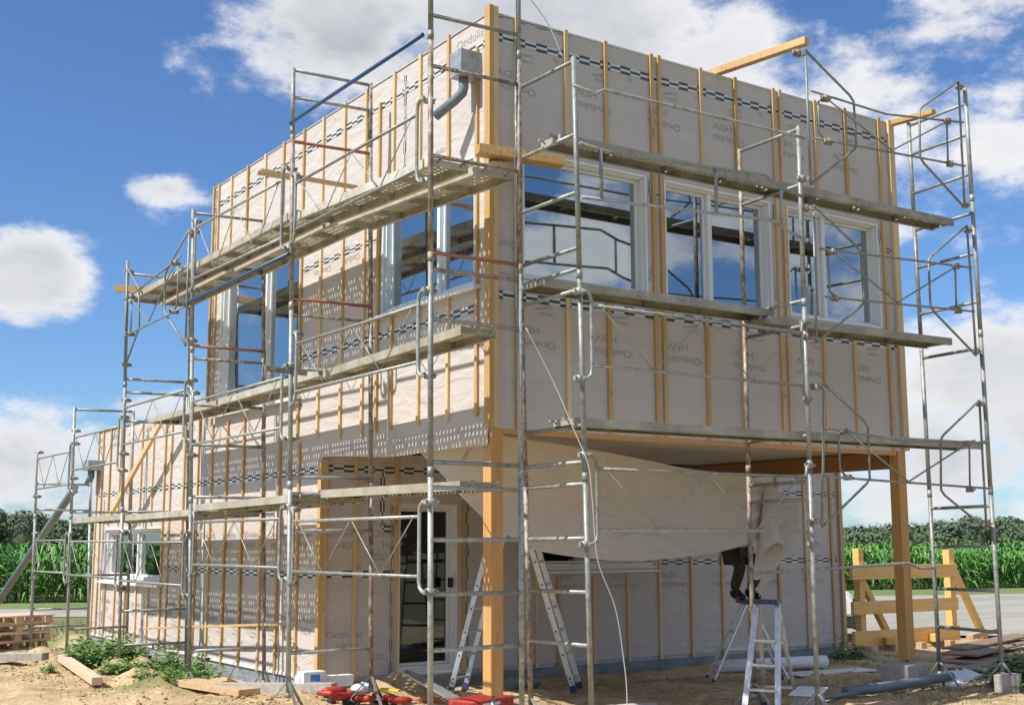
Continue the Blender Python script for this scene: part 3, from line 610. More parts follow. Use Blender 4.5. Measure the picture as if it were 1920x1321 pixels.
# ------------------------------------------------------------------ scaffolds
def lerp(a, b, t): return tuple(a[i]+(b[i]-a[i])*t for i in range(3))
def at_z(p, q, z): return lerp(p, q, (z-p[2])/(q[2]-p[2]))
SR = .0245
def coupler(b, p, d=(0, 0, 1)):
    b.tube([(p[0], p[1], p[2]-.028), (p[0], p[1], p[2]+.028)], .043, 8)
    b.beam((p[0]-.07, p[1]-.015, p[2]), (p[0]+.08, p[1]+.035, p[2]), .026, .038)
    b.tube([(p[0]+.055, p[1]-.035, p[2]), (p[0]+.055, p[1]+.055, p[2])], .010, 5)
def clamp_part(p, m, par, name='coupler'):
    b = MB(); coupler(b, p); return b.build(name, m, par)
def frame(root, o0, o1, i0, i1, rungs, mo='galv', mi='galv', red=(), joints=(2.12, 4.03), jack=True, brown=(1e3, 2e3)):
    fr = bpy.data.objects.new('ladder_frame', None); col.objects.link(fr); fr.parent = root; fr.empty_display_size = .2
    for a, c, mm in ((o0, o1, mo), (i0, i1, mi)):
        cuts = [a[2]] + [j for j in joints if a[2] < j < c[2]] + [c[2]]
        for k in range(len(cuts)-1):
            p, q = at_z(a, c, cuts[k]), at_z(a, c, cuts[k+1])
            mt = mm
            if brown[0] <= (cuts[k]+cuts[k+1])/2 <= brown[1]: mt = 'galvold'
            pb = MB(); pb.tube([p, q], SR, 10)
            if k > 0: pb.tube([(p[0], p[1], p[2]-.03), (p[0], p[1], p[2]+.05)], SR+.004, 10)
            po_ = pb.build('post', mt, fr)
            n = MB(); z = cuts[k]+.15
            while z < cuts[k+1]-.05 and a is i0:
                e = at_z(a, c, z); n.tube([(e[0]-.0, e[1]-.02, e[2]), (e[0]+.0, e[1]-.0255, e[2])], .006, 6); z += .1
            if n.v: add_marks(po_, n, 'black')
    for z in rungs:
        if z > o1[2]+.01 or z > i1[2]+.03: continue
        p, q = at_z(o0, o1, z), at_z(i0, i1, z+rnd.uniform(-.008, .008))
        MB().tube([p, q], .019, 8).build('rung', 'rustred' if z in red else ('galvold' if brown[0] <= z <= brown[1] else mo), fr)
    if jack:
        for a in (o0, i0):
            j = MB(); j.tube([a, (a[0], a[1], a[2]-.05)], .03, 10)
            zb = gh(a[0], a[1])
            for an in (.5, 2.6, 4.7):
                e = (a[0]+.26*math.cos(an), a[1]+.26*math.sin(an)); j.beam((a[0], a[1], a[2]+.12), (e[0], e[1], gh(*e)+.005), .03, .012)
            j.build('tripod_foot', 'galv', fr)
    else:
        for a in (o0, i0):
            zb = gh(a[0], a[1]); MB().tube([(a[0], a[1], zb+.005), (a[0], a[1], max(a[2], zb+.02))], .018, 8).box(a[0]-.07, a[0]+.07, a[1]-.07, a[1]+.07, zb-.004, zb+.008).build('base_plate', 'galvdark', fr)
    return fr
def guard(root, ax, pos, u0, u1, zl, zh, vs=2, mt='galv', slope=0):
    """braced guard rail: two rails, end loops bent back to couplers on the posts, thin W brace"""
    def P(u, z, d=0):
        z = z+slope*(u-u0)/(u1-u0)
        return (pos-d, u, z) if ax == 'x' else (u, pos-d, z)
    g = bpy.data.objects.new('guard_rail', None); col.objects.link(g); g.parent = root; g.empty_display_size = .2
    s = .10 if u1 > u0 else -.10; lu0, lu1 = u0+s, u1-s
    MB().tube([P(lu0, zh), P(lu1, zh)], .0155, 7).build('rail', mt, g); MB().tube([P(lu0, zl), P(lu1, zl)], .0155, 7).build('rail', mt, g)
    for uu, uo in ((lu0, u0), (lu1, u1)):
        k = .06*(1 if uo > uu else -1); e = .12
        b = MB(); b.tube([P(uo, zh+e), P(uu+k*.9, zh+e), P(uu+k*.2, zh+e-.03), P(uu, zh+e-.09), P(uu, zl-e+.09), P(uu+k*.2, zl-e+.03), P(uu+k*.9, zl-e), P(uo, zl-e)], .0165, 7); b.build('end_loop', mt, g)
        pin = -.05; clamp_part(P(uo, zh+e, pin), 'galv', g); clamp_part(P(uo, zl-e, pin), 'galv', g)
    if vs:
        b = MB(); n = 2*vs; L_ = lu1-lu0; q = [P(lu0+L_*(i/n), zh if i % 2 else zl) for i in range(n+1)] if vs != -1 else []
        q = [P(lu0+L_*(.04+.92*i/n), zl if i % 2 else zh) for i in range(n+1)]
        for i in range(n): b.tube([q[i], q[i+1]], .006, 5)
        b.build('brace', mt, g)
    return g
def trap_guard(root, ax, pos, a, c, mt='galvdark'):
    """adjustable end guard: a = list of (u, z) of one trapezoid, c = rails etc."""
    def P(u, z, d=0): return (pos-d, u, z) if ax == 'x' else (u, pos-d, z)
    g = bpy.data.objects.new('telescopic_guard', None); col.objects.link(g); g.parent = root; g.empty_display_size = .2
    for T in a:
        b = MB(); (u0, z0), (u1, z1), (u2, z2), (u3, z3) = T
        b.tube([P(u0, z0), P(u1+(u0-u1)*.08, z1+.03), P(u1, z1-.03), P(u2, z2+.03), P(u2+(u3-u2)*.08, z2-.03), P(u3, z3)], .0135, 7); b.tube([P(u0, z0), P(u3, z3)], .0135, 7)
        b.build('gate', mt, g)
        dn = -.05 if u0 > u1 else .05
        for uu, z_ in ((u0, z0-.03), (u3, z3+.06)):
            b = MB(); b.beam(P(uu, z_), P(uu-dn*1.6, z_, -.05), .03, .05); coupler(b, P(uu-dn*1.6, z_, -.05)); b.build('coupler', 'galvold', g)
    for r in c['rails']: MB().tube([P(*q, .03) for q in r], .0125, 7).build('rail', mt, g)
    for r in c['loops']: MB().tube([P(*q, .02) for q in r], .011, 7).build('inner_loop', mt, g)
    b = MB(); b.tube([P(*q, .045) for q in c['v']], .010, 6); b.build('brace', mt, g)
    for u, z in c['cl']: clamp_part(P(u, z, .03), 'galvold', g, 'clamp')
    return g
sL = thing('facade_scaffold', 'long steel tube scaffold stepping down along the sunlit left wall', 'scaffold')
XO, XI = -1.15, -.25
frame(sL, (XO, -.87, -.05), (XO, -.77, 7.3), (XI, -.86, -.02), (XI, -.84, 7.3), (.68, 1.13, 1.57, 2.00, 2.21, 3.42, 3.85, 4.0, 4.86, 5.68, 6.15, 6.7), red=(4.0,), brown=(3.5, 5.9), joints=(2.12, 3.95, 5.95))
frame(sL, (XO, 1.89, .09), (XO, 2.15, 6.62), (XI, 1.86, .09), (XI, 2.08, 6.62), (.47, 1.67, 2.04, 2.21, 3.33, 3.90, 4.07, 5.0, 5.79, 6.29, 6.6), red=(4.07, 5.79), mi='galvold', brown=(3.9, 5.9), joints=(2.12, 3.98, 5.9))
frame(sL, (XO, 4.67, -.05), (XO, 5.14, 5.73), (XI, 4.6, -.08), (XI, 5.02, 5.68), (.3, 1.93, 2.1, 2.73, 3.22, 3.80, 3.96, 5.0, 5.68), red=(3.96,), mi='galvold', brown=(3.0, 4.2), joints=(2.05, 3.9))
frame(sL, (XO, 7.38, -.1), (XO, 7.81, 5.57), (XI, 7.3, -.1), (XI, 7.7, 5.4), (.19, .64, 1.98, 3.24, 3.65, 3.84, 5.38), joints=(2.0, 3.75), jack=False)
frame(sL, (XO, 10.0, -.12), (XO, 10.25, 3.68), (XI, 9.98, -.12), (XI, 10.15, 3.66), (.26, 1.06, 2.03, 3.64), joints=(1.95,), jack=False)
frame(sL, (XO, 12.22, -.14), (XO, 12.45, 2.6), (XI, 12.1, -.14), (XI, 12.4, 2.6), (.18, .46, 2.12, 2.56), joints=(2.0,), jack=False)
guard(sL, 'x', -1.2, 1.88, -.80, 3.06, 3.55); guard(sL, 'x', -1.2, 2.0, -.75, 4.76, 5.26); guard(sL, 'x', -1.2, 1.85, -.85, 1.27, 1.76)
guard(sL, 'x', -1.2, 4.98, 2.14, 4.78, 5.42, slope=-.04); guard(sL, 'x', -1.2, 4.85, 2.02, 2.72, 3.24); guard(sL, 'x', -1.2, 4.66, 1.98, 1.3, 1.79)
guard(sL, 'x', -1.2, 7.58, 4.95, 2.90, 3.41); guard(sL, 'x', -1.2, 7.45, 4.8, 1.05, 1.56)
guard(sL, 'x', -1.2, 10.1, 7.6, 2.67, 3.17); guard(sL, 'x', -1.2, 10.08, 7.45, 1.08, 1.58)
guard(sL, 'x', -1.2, 12.35, 10.1, 2.46, 2.97); guard(sL, 'x', -1.2, 12.25, 10.1, 1.1, 1.6)
trap_guard(sL, 'x', -1.2, [[(5.11, 5.45), (5.97, 5.05), (5.95, 4.52), (5.09, 3.97)], [(7.64, 5.43), (7.05, 5.02), (6.98, 4.46), (7.56, 3.98)]],
    dict(rails=[[(7.6, 4.95), (5.3, 5.14)], [(7.55, 4.42), (5.1, 4.46)]], loops=[[(7.3, 4.95), (7.28, 4.42)], [(5.5, 5.08), (5.4, 4.98), (5.4, 4.55), (5.5, 4.47)]], v=[(7.3, 4.93), (6.42, 4.47), (5.5, 5.08)], cl=[(7.3, 4.95), (7.28, 4.42), (5.5, 5.09), (5.5, 4.46)]))
# blue diagonal tubes clamped to the left scaffold
b = MB().tube([(-1.19, 2.10, 5.98), (-1.19, -.72, 5.98)], .02, 8); b.build('blue_tie_tube', 'blue', sL)
b = MB().tube([(-1.19, 5.05, 4.52), (-1.19, 2.05, 4.54)], .02, 8); b.build('blue_tie_tube', 'blue', sL)
sR = thing('facade_scaffold', 'steel tube scaffold of three tall frames in front of the shaded right wall', 'scaffold')
frame(sR, (.27, -1.15, .05), (.15, -1.15, 5.93), (.27, -.25, .05), (.13, -.25, 5.93), (.67, 1.12, 1.58, 2.05, 2.24, 2.56, 3.77, 3.96, 4.15, 4.66, 5.20, 5.89), joints=(2.1, 3.9), mi='galvold')
frame(sR, (3.04, -1.15, -.02), (3.08, -1.15, 5.83), (3.09, -.25, .0), (3.12, -.25, 5.83), (1.96, 2.14, 2.6, 3.72, 3.98, 5.2, 5.8), joints=(2.3, 3.95), mi='galvold')
frame(sR, (6.0, -1.15, .12), (5.96, -1.15, 6.86), (6.10, -.25, .05), (6.06, -.25, 6.7), (.55, 1.0, 1.49, 1.94, 2.68, 3.74, 4.28, 4.85, 5.33, 5.80, 6.28, 6.66), joints=(2.1, 3.9, 5.5))
guard(sR, 'y', -1.2, .18, 3.06, 3.09, 3.63); guard(sR, 'y', -1.2, .22, 3.05, 1.65, 2.18)
def rail(root, pts, r=.0165, m='galv', name='guard_rail'): return MB().tube(pts, r, 7).build(name, m, root)
g = rail(sR, [(.10, -1.21, 5.63), (.35, -1.21, 5.60), (.45, -1.21, 5.66), (.6, -1.21, 5.66), (2.9, -1.21, 5.69), (3.1, -1.21, 5.69)])
g = rail(sR, [(.16, -1.21, 5.10), (.5, -1.21, 5.07), (2.5, -1.21, 5.19), (2.75, -1.21, 5.10), (3.05, -1.21, 5.05)])
g = rail(sR, [(.18, -1.21, 4.60), (2.6, -1.21, 4.74), (2.8, -1.21, 4.66), (3.05, -1.21, 4.60)])
g = rail(sR, [(.40, -1.215, 5.08), (.40, -1.215, 4.61)], .018); g = rail(sR, [(1.82, -1.215, 5.14), (1.82, -1.215, 4.69)], .018); g = rail(sR, [(2.72, -1.215, 5.1), (2.72, -1.215, 4.7)], .014)
g = rail(sR, [(3.1, -.28, 1.22), (5.6, -.28, 1.30), (5.8, -.28, 1.24), (6.08, -.28, 1.24)])
def trR(z0, T2, T3, r1, r2, vz):
    trap_guard(sR, 'y', -1.2, [T2, T3], dict(rails=r1, loops=r2, v=vz, cl=[vz[0], vz[2], (vz[0][0]+.02, r1[1][0][1]), (vz[2][0], r1[1][1][1]-.02)]))
trR(5.2, [(3.18, 6.67), (3.91, 6.28), (3.92, 5.72), (3.18, 5.21)], [(5.77, 6.88), (5.02, 6.40), (4.99, 5.79), (5.75, 5.35)],
    [[(3.21, 6.22), (4.4, 6.2), (5.78, 6.37)], [(3.23, 5.71), (5.76, 5.84)]], [[(3.42, 6.19), (3.32, 6.12), (3.32, 5.78), (3.42, 5.7)], [(5.45, 6.34), (5.48, 6.28), (5.46, 5.84)]], [(3.42, 6.18), (4.45, 5.79), (5.48, 6.33)])
trR(3.6, [(3.21, 4.99), (3.91, 4.61), (3.93, 4.02), (3.17, 3.55)], [(5.77, 5.14), (5.04, 4.67), (5.03, 4.09), (5.8, 3.63)],
    [[(3.25, 4.53), (5.76, 4.64)], [(3.3, 4.03), (5.77, 4.13)]], [[(3.5, 4.55), (3.38, 4.48), (3.38, 4.1), (3.5, 4.03)], [(5.45, 4.62), (5.48, 4.55), (5.46, 4.12)]], [(3.42, 4.52), (4.42, 4.09), (5.48, 4.62)])
trR(1.7, [(3.26, 3.13), (3.9, 2.75), (3.89, 2.16), (3.15, 1.69)], [(5.81, 3.12), (5.08, 2.67), (5.04, 2.07), (5.8, 1.68)],
    [[(3.19, 2.68), (4.42, 2.60), (5.9, 2.64)], [(3.16, 2.19), (5.88, 2.13)]], [[(3.55, 2.67), (3.42, 2.6), (3.42, 2.27), (3.52, 2.19)], [(5.48, 2.64), (5.55, 2.58), (5.52, 2.15)]], [(3.5, 2.66), (4.45, 2.17), (5.5, 2.62)])
# decks: perforated steel planks (the holes are real and let the sun through)
def deck(lab, ax, u0, u1, c, wd, za, zb, m, grp, holes=True):
    t = thing('scaffold_plank', lab, 'scaffold plank', group=grp)
    L_ = abs(u1-u0); n = int(L_/.075); ww = wd/2
    def P(u, s, z):
        uu = u0+(u1-u0)*u; zz = za+(zb-za)*u+z
        return (c+s, uu, zz) if ax == 'x' else (uu, c+s, zz)
    b = MB(); rows = 4 if wd < .38 else 5; n = int(L_/.068)
    sr = [-ww+.03+(2*ww-.06)*k/rows for k in range(rows+1)]; hs, hw = .018, .0075/L_
    if holes:
        for k in range(rows+1):   # solid strips between the hole rows, with bridges between the holes
            a = -ww if k == 0 else (sr[k-1]+sr[k])/2+hs; c_ = ww if k == rows else (sr[k]+sr[k+1])/2-hs
            b.quad(P(0, a, 0), P(1, a, 0), P(1, c_, 0), P(0, c_, 0))
        for k in range(rows):
            mid = (sr[k]+sr[k+1])/2; e0_ = 0
            for i in range(n):
                if (i*7+k*3+int(abs(c*100))) % 4 == 0 and i % 9 < 6: continue
                ctr = (i+.5+(.25 if k % 2 else -.15))/n
                b.quad(P(e0_, mid-hs, 0), P(ctr-hw, mid-hs, 0), P(ctr-hw, mid+hs, 0), P(e0_, mid+hs, 0)); e0_ = ctr+hw
            b.quad(P(e0_, mid-hs, 0), P(1, mid-hs, 0), P(1, mid+hs, 0), P(e0_, mid+hs, 0))
    else: b.quad(P(0, -ww, 0), P(1, -ww, 0), P(1, ww, 0), P(0, ww, 0))
    b.build('deck_sheet', m, t)
    b = MB()
    for s in (-1, 1):
        b.hexa([P(0, s*ww-.004, -.075), P(1, s*ww-.004, -.075), P(1, s*ww+.004, -.075), P(0, s*ww+.004, -.075), P(0, s*ww-.004, .004), P(1, s*ww-.004, .004), P(1, s*ww+.004, .004), P(0, s*ww+.004, .004)])
        e = s*(ww-.02); b.hexa([P(0, e-.016, -.077), P(1, e-.016, -.077), P(1, e+.016, -.077), P(0, e+.016, -.077), P(0, e-.016, -.073), P(1, e-.016, -.073), P(1, e+.016, -.073), P(0, e+.016, -.073)])
    for u in (.0015, .25, .5, .75, .9985):
        d = .0013; b.hexa([P(u-d, -ww+.005, -.06), P(u+d, -ww+.005, -.06), P(u+d, ww-.005, -.06), P(u-d, ww-.005, -.06), P(u-d, -ww+.005, -.003), P(u+d, -ww+.005, -.003), P(u+d, ww-.005, -.003), P(u-d, ww-.005, -.003)])
    b.build('side_channel', m, t)
    b = MB()
    for u, s in ((0, -1), (1, 1)):
        for q in (-.6, .6):
            p = P(u, q*ww, -.03); p2 = P(u+s*.06/L_, q*ww, .0); p3 = P(u+s*.075/L_, q*ww, -.03); b.tube([p, p2, p3], .009, 5)
    b.build('hook', 'galv', t)
gL = 'perforated planks of the left scaffold'
def zz(a, b_, c, *r): return None
for nm, y0, y1, za, zb, wds in (('corner', 1.98, -.74, 4.98, 4.86, ((-.93, .4), (-.46, .4))), ('middle', 5.0, 2.06, 5.02, 5.03, ((-.93, .4), (-.46, .4))), ('far', 7.75, 5.08, 5.03, 5.05, ((-.93, .4), (-.46, .4)))):
    for (c, wd), side in zip(wds, ('outer', 'inner')): deck(f'{side} perforated plank of the topmost deck on the left scaffold, {nm} bay', 'x', y0, y1, c, wd, za, zb, 'deck', gL)
deck('single plank at mid height of the left scaffold, next to the house corner', 'x', 2.0, -.75, -.62, .36, 3.33, 3.4, 'deck', gL)
deck('single plank at mid height of the left scaffold, in front of the tall window', 'x', 4.95, 2.06, -.60, .42, 3.31, 3.35, 'deck', gL)
deck('single plank at mid height of the left scaffold, over the low wing', 'x', 7.6, 5.0, -.60, .42, 3.30, 3.3, 'deck', gL)
deck('bright single plank of the left scaffold\'s lowest deck, nearest the timber post', 'x', 1.98, -.78, -.62, .40, 2.08, 2.06, 'deck', gL)
for nm, y0, y1 in (('second', 4.75, 2.0), ('third', 7.45, 4.82), ('fourth', 10.1, 7.55)):
    for c, side in ((-.93, 'outer'), (-.48, 'inner')): deck(f'{side} plank of the left scaffold\'s lowest deck, {nm} bay from the corner', 'x', y0, y1, c, .40, 1.93 if nm != 'second' else 2.0, 2.03 if nm == 'second' else 1.95, 'deck', gL)
gR = 'grey planks of the right scaffold'
for nm, z, c, wd, x1, holes in (('top', 5.27, -.77, .30, 5.92, True), ('middle', 3.96, -.47, .36, 6.02, False), ('lowest', 2.63, -.92, .32, 6.0, False)):
    deck(f'grey plank of the right scaffold\'s {nm} deck, next to the house corner', 'y', .16, 3.15, c, wd, z, z+.01, 'decktop', gR, holes=holes)
    deck(f'grey plank of the right scaffold\'s {nm} deck, far right bay', 'y', 3.0, x1, c+(-.08 if nm == 'middle' else .002), wd, z-.085 if nm == 'middle' else z+.016, z-.05 if nm == 'middle' else z+.03, 'decktop', gR, holes=holes)
# loose timbers lying across the scaffolds
def lumber(name, lab, p, q, w_, h, m='pine', cat='timber', up=(0, 0, 1), grp=None):
    c = lerp(p, q, .5); b = MB().beam(p, q, w_, h, up); return tag(b.build(name, m, None, .003, loc=c), lab, cat, grp)
lumber('timber_beam', 'long yellow timber reaching over the roof edge to the top of a guard frame', (3.03, .6, 6.83), (3.17, -1.24, 6.76), .09, .08)
lumber('timber_beam', 'short yellow timber tying the far right frame to the roof corner', (6.0, .25, 6.76), (6.07, -.62, 6.74), .09, .06)
lumber('timber_beam', 'thick yellow timber laid on the scaffold in front of the corner board', (-.22, -.09, 5.27), (.62, -.33, 5.22), .16, .09)
lumber('timber_beam', 'short yellow offcut jutting out below another timber at the house corner', (-.08, -.09, 5.13), (.24, -.12, 5.12), .12, .08)
lumber('timber_batten', 'yellow timber resting across the top deck of the left scaffold beside a rusty rung', (-1.4, 2.38, 5.49), (-.3, 2.26, 5.45), .06, .04)
lumber('timber_batten', 'doubled short yellow timber end sticking out beyond the top deck', (-1.45, 2.34, 5.45), (-.95, 2.32, 5.45), .05, .04)
lumber('timber_beam', 'yellow timber lashed across the far end of the left scaffold', (-1.3, 7.85, 5.16), (-.12, 7.35, 5.10), .05, .10)
lumber('timber_brace', 'long slanting yellow timber leaning on the wall of the low wing', (-.3, 8.5, 3.42), (-.3, 11.1, 1.95), .05, .09)
lumber('timber_batten', 'thin yellow batten sagging across the rungs near the ground', (-.24, 9.2, .28), (-.24, 4.2, .60), .04, .03)
tag(MB().beam((-1.0, 1.96, 3.28), (-1.45, 1.98, 3.30), .03, .05).build('clamp_arm', 'galvold', None, loc=None), 'short rusty clamp arm hanging from the second post of the left scaffold', 'clamp')
# sections of cord
def rope(lab, pts, r=.0048): 
    P = [Vector(p) for p in pts]; out = []
    for i in range(len(P)-1):
        for k in range(6):
            t = k/6; p0 = P[max(0, i-1)]; p1 = P[i]; p2 = P[i+1]; p3 = P[min(len(P)-1, i+2)]
            out.append(.5*((2*p1)+(-p0+p2)*t+(2*p0-5*p1+4*p2-p3)*t*t+(-p0+3*p1-3*p2+p3)*t**3))
    out.append(P[-1]); return tag(MB().tube(out, r, 6).build('cord', 'cord'), lab, 'cord')
rope('pale cord hanging in a long slant down beside the nearest right frame', [(-.22, -.9, 3.42), (-.0, -1.0, 2.95), (.12, -1.15, 2.5), (.19, -1.25, 2.2), (.22, -1.26, 1.9), (.27, -1.26, 1.4), (.42, -1.3, 1.0), (.50, -1.3, .6), (.52, -1.32, .25), (.46, -1.35, gh(.46, -1.35)+.02)])
rope('white cord stretched from the roof corner to the first right frame', [(-.22, -.85, 6.62), (-.0, -.95, 6.3), (.13, -1.02, 5.95)], .006)
rope('thin grey cord hanging straight down along the corner scaffold post', [(-.28, -.84, 6.1), (-.30, -.84, 5.4), (-.29, -.84, 4.6), (-.28, -.84, 3.6)], .006)
# ------------------------------------------------------------------ the hanging sheet
low = [(0, 1.47, 2.55), (0.163, 1.15, 2.229), (0.488, 0.95, 1.823), (0.78, 0.8, 1.592), (1.143, 0.75, 1.45), (2.168, 0.8, 1.353), (3.292, 0.85, 1.389), (4.231, 0.95, 1.518), (4.845, 1.0, 1.708)]
upp = [(0, 0.16, 2.58), (0.389, 0.22, 2.556), (0.661, 0.3, 2.547), (1.206, 0.45, 2.532), (1.955, 0.6, 2.481), (2.723, 0.8, 2.427), (3.288, 0.9, 2.378), (4.228, 1.0, 2.336), (4.649, 1.05, 2.253)]
def poly(pts, t):
    n = len(pts)-1; x = min(t*n, n-1e-6); i = int(x); f = x-i
    P = lambda k: Vector(pts[max(0, min(n, k))]); a, b_, c, d = P(i-1), P(i), P(i+1), P(i+2)
    return .5*((2*b_)+(-a+c)*f+(2*a-5*b_+4*c-d)*f*f+(-a+3*b_-3*c+d)*f**3)
def shf(u, v):
    a, c = poly(low, u), poly(upp, u); p = a.lerp(c, v)
    bulge = math.sin(v*math.pi)*.13*math.sin(u*math.pi); p.y += bulge
    p.y += .018*math.sin(u*11+v*3)*math.sin(v*math.pi) + .012*math.sin(v*9+u*14)+.022*math.sin(34*u-12*v)*math.exp(-9*u)+.03*math.sin(22*v+9*u)*math.exp(-7*(1-u))+.02*abs(math.sin(5*v+3.3*u*u*4))*math.sin(v*math.pi); return p
sh = MB().grid(shf, 110, 36).build('hanging_membrane', 'sheet'); tag(sh, 'large beige membrane sheet sagging under the overhang', 'membrane')
# curled end and the flap behind it
e0, e1 = Vector(low[-1]), Vector(upp[-1])
rv_, fv_ = Vector((.827, -.562, 0)), Vector((.562, .827, 0)); Cc = Vector((4.473, 0.85, 1.317))
def curl(u, v):
    an = -2.2+v*5.6; p = Cc+(rv_*.17+Vector((0, 0, .20)))*math.cos(an)+(fv_*.15+rv_*.08-Vector((0, 0, .09)))*math.sin(an)
    w_ = .06+.94*u; return (e1+Vector((0, -.02, 0))).lerp(p, w_)+Vector((0, .02*math.sin(9*v), 0))
MB().grid(curl, 18, 30).build('curled_end', 'sheet', sh)
fl = [(4.825, 1.15, 2.275), (5.565, 1.3, 2.016), (5.241, 1.25, 1.416), (4.562, 1.15, 0.896)]
def flap(u, v):
    a = Vector(fl[0]).lerp(Vector(fl[3]), u); c = Vector(fl[1]).lerp(Vector(fl[2]), u); p = a.lerp(c, v); p.y += .05*math.sin(u*5+v*2); return p
MB().grid(flap, 10, 8).build('loose_flap', 'sheet', sh)
b = MB()
for s, u, v_, rt in (('Onduliss', .1, .45, -1.0), ('HDV', .19, .17, -.9), ('Onduliss', .26, .12, -.95)):
    p = shf(u, v_); n = len(b.v); vs, fs = glyphs(s); sz = .10 if s == 'HDV' or u < .15 else .05
    for x, y in vs:
        x, y = x*sz, y*sz; xx, yy = x*math.cos(rt)-y*math.sin(rt), x*math.sin(rt)+y*math.cos(rt)
        # lay the letter on the sheet along its own tangent
        d = .004; q = shf(min(1, max(0, u+xx/5.2)), min(1, max(0, v_+yy/1.2)))
        b.v.append(tuple(q+Vector((-.002, -.006, 0))))
    for f in fs: b.f.append(tuple(n+i for i in f)); b.sm.append(False)
b.build('printed_lettering', 'ink', sh)
# ------------------------------------------------------------------ ladders
def ladder(root, foot, top, side, wd, nr, sw=.022, sd=.065, rl=True, mt='alu', off=.28):
    """one ladder section: stiles from foot to top (centre line), rungs across 'side'"""
    F, T, S = Vector(foot), Vector(top), Vector(side).normalized()*wd/2
    for s in (-1, 1):
        st = MB().beam(F+S*s, T+S*s, sw, sd, up=S.cross(T-F)).build('stile', mt, root, .003)
        b = MB(); nx = S.normalized()
        for k in range(nr):
            c = F+(T-F)*((off*.55+k*off)/(T-F).length)+S*s; b.tube([c-nx*(sw/2+.002), c+nx*(sw/2+.002)], .013, 8)
        add_marks(st, b, 'black')
        MB().beam(F+S*s-(T-F).normalized()*.01, F+S*s+(T-F).normalized()*.07, sw+.014, sd+.012, up=S.cross(T-F)).build('rubber_foot', 'bluefit', st)
    n = nr; L_ = (T-F).length
    for k in range(n):
        c = F+(T-F)*((off*.55+k*off)/L_)
        MB().beam(c-S, c+S, .032, .026, up=(0, 0, 1)).build('rung', mt, root)
A0 = thing('trestle_ladder', 'tall aluminium trestle ladder opened under the hanging sheet behind the timber post', 'ladder')
apex = Vector((2.1, 2.72, 2.25))
ladder(A0, (2.72, 2.30, -.17), apex+Vector((.02, -.02, 0)), (.72, .68, 0), .42, 8)
ladder(A0, (1.62, 3.2, -.19), apex+Vector((-.02, .02, 0)), (.72, .45, 0), .40, 8)
def stepladder(name, lab, base, rz, h, spread, w0, w1, steps, platform=True):
    t = thing(name, lab, 'stepladder', base, rz)
    def add(b, n, m, p=t, bv=.002): return b.build(n, m, p, bv)
    for s in (-1, 1):
        st = add(MB().beam((s*w0/2, -spread*.45, .0), (s*w1/2, 0, h), .028, .06, up=(1, 0, 0)), 'stile', 'alu')
        add(MB().beam((s*w0/2, -spread*.45, -.005), (s*w0/2*.985, -spread*.44, .05), .04, .07, up=(1, 0, 0)), 'foot', 'bluefit', st, 0)
        rr = add(MB().beam((s*w0*.5, spread*.5, .0), (s*w1/2*.9, .04, h-.02), .022, .04, up=(1, 0, 0)), 'rear_leg', 'alu')
        add(MB().beam((s*w0*.5, spread*.5, -.005), (s*w0*.497, spread*.495, .05), .034, .05, up=(1, 0, 0)), 'foot', 'bluefit', rr, 0)
        add(MB().beam((s*(w0+(w1-w0)*.45)/2, -spread*.26, h*.42), (s*(w0+(w1-w0)*.45)/2, spread*.3, h*.42), .012, .02), 'spreader', 'alu', t, 0)
    for k in range(1, steps+1):
        f = k*.235/h; ww = w0+(w1-w0)*f; add(MB().box(-ww/2+.012, ww/2-.012, -spread*.45*(1-f)-.045, -spread*.45*(1-f)+.035, h*f-.024, h*f), 'step', 'alu')
    for f in (.18, .62): ww = w0+(w1*.9-w0)*f; add(MB().beam((-ww/2, spread*.5*(1-f), h*f), (ww/2, spread*.5*(1-f), h*f), .02, .025), 'rear_bar', 'alu', t, 0)
    add(MB().box(-w1/2-.015, w1/2+.015, -.09, .12, h-.01, h+.03), 'platform', 'bluefit', t, .006)
    return t
zf = gh(2.7, -.6)
stepladder('stepladder', 'bright aluminium stepladder with a dark blue top standing in the sun in front', (3.04, -.52, zf), R(-60.6), .93-zf, .80, .34, .22, 3)
zb_ = gh(4.75, 1.6)
stepladder('stepladder', 'aluminium stepladder in the shade with a person standing on it', (4.98, 1.72, zb_), R(56), .80-zb_, 1.0, .50, .34, 4)
# ------------------------------------------------------------------ the person on the shaded stepladder
def skin_body(name, verts, edges, root_i, m, parent=None, sub=2):
    me_ = bpy.data.meshes.new(name); me_.from_pydata([v[:3] for v in verts], edges, []); o = bpy.data.objects.new(name, me_); col.objects.link(o)
    md = o.modifiers.new('skin', 'SKIN'); sv = me_.skin_vertices[0].data if me_.skin_vertices else None
    if sv is None:
        bpy.context.view_layer.objects.active = o; me_.update()
    for i, v in enumerate(verts):
        d = me_.skin_vertices[0].data[i]; r_ = v[3]; d.radius = (r_, v[4] if len(v) > 4 else r_); d.use_root = (i == root_i)
    md.use_smooth_shade = True; s = o.modifiers.new('sub', 'SUBSURF'); s.levels = sub; s.render_levels = sub
    o.data.materials.append(M[m])
    if parent: o.parent = parent
    return o
def bake(o):
    dg = bpy.context.evaluated_depsgraph_get(); mm = bpy.data.meshes.new_from_object(o.evaluated_get(dg)); o.modifiers.clear(); o.data = mm; return o
zs = .83
px, py = 4.98, 1.78
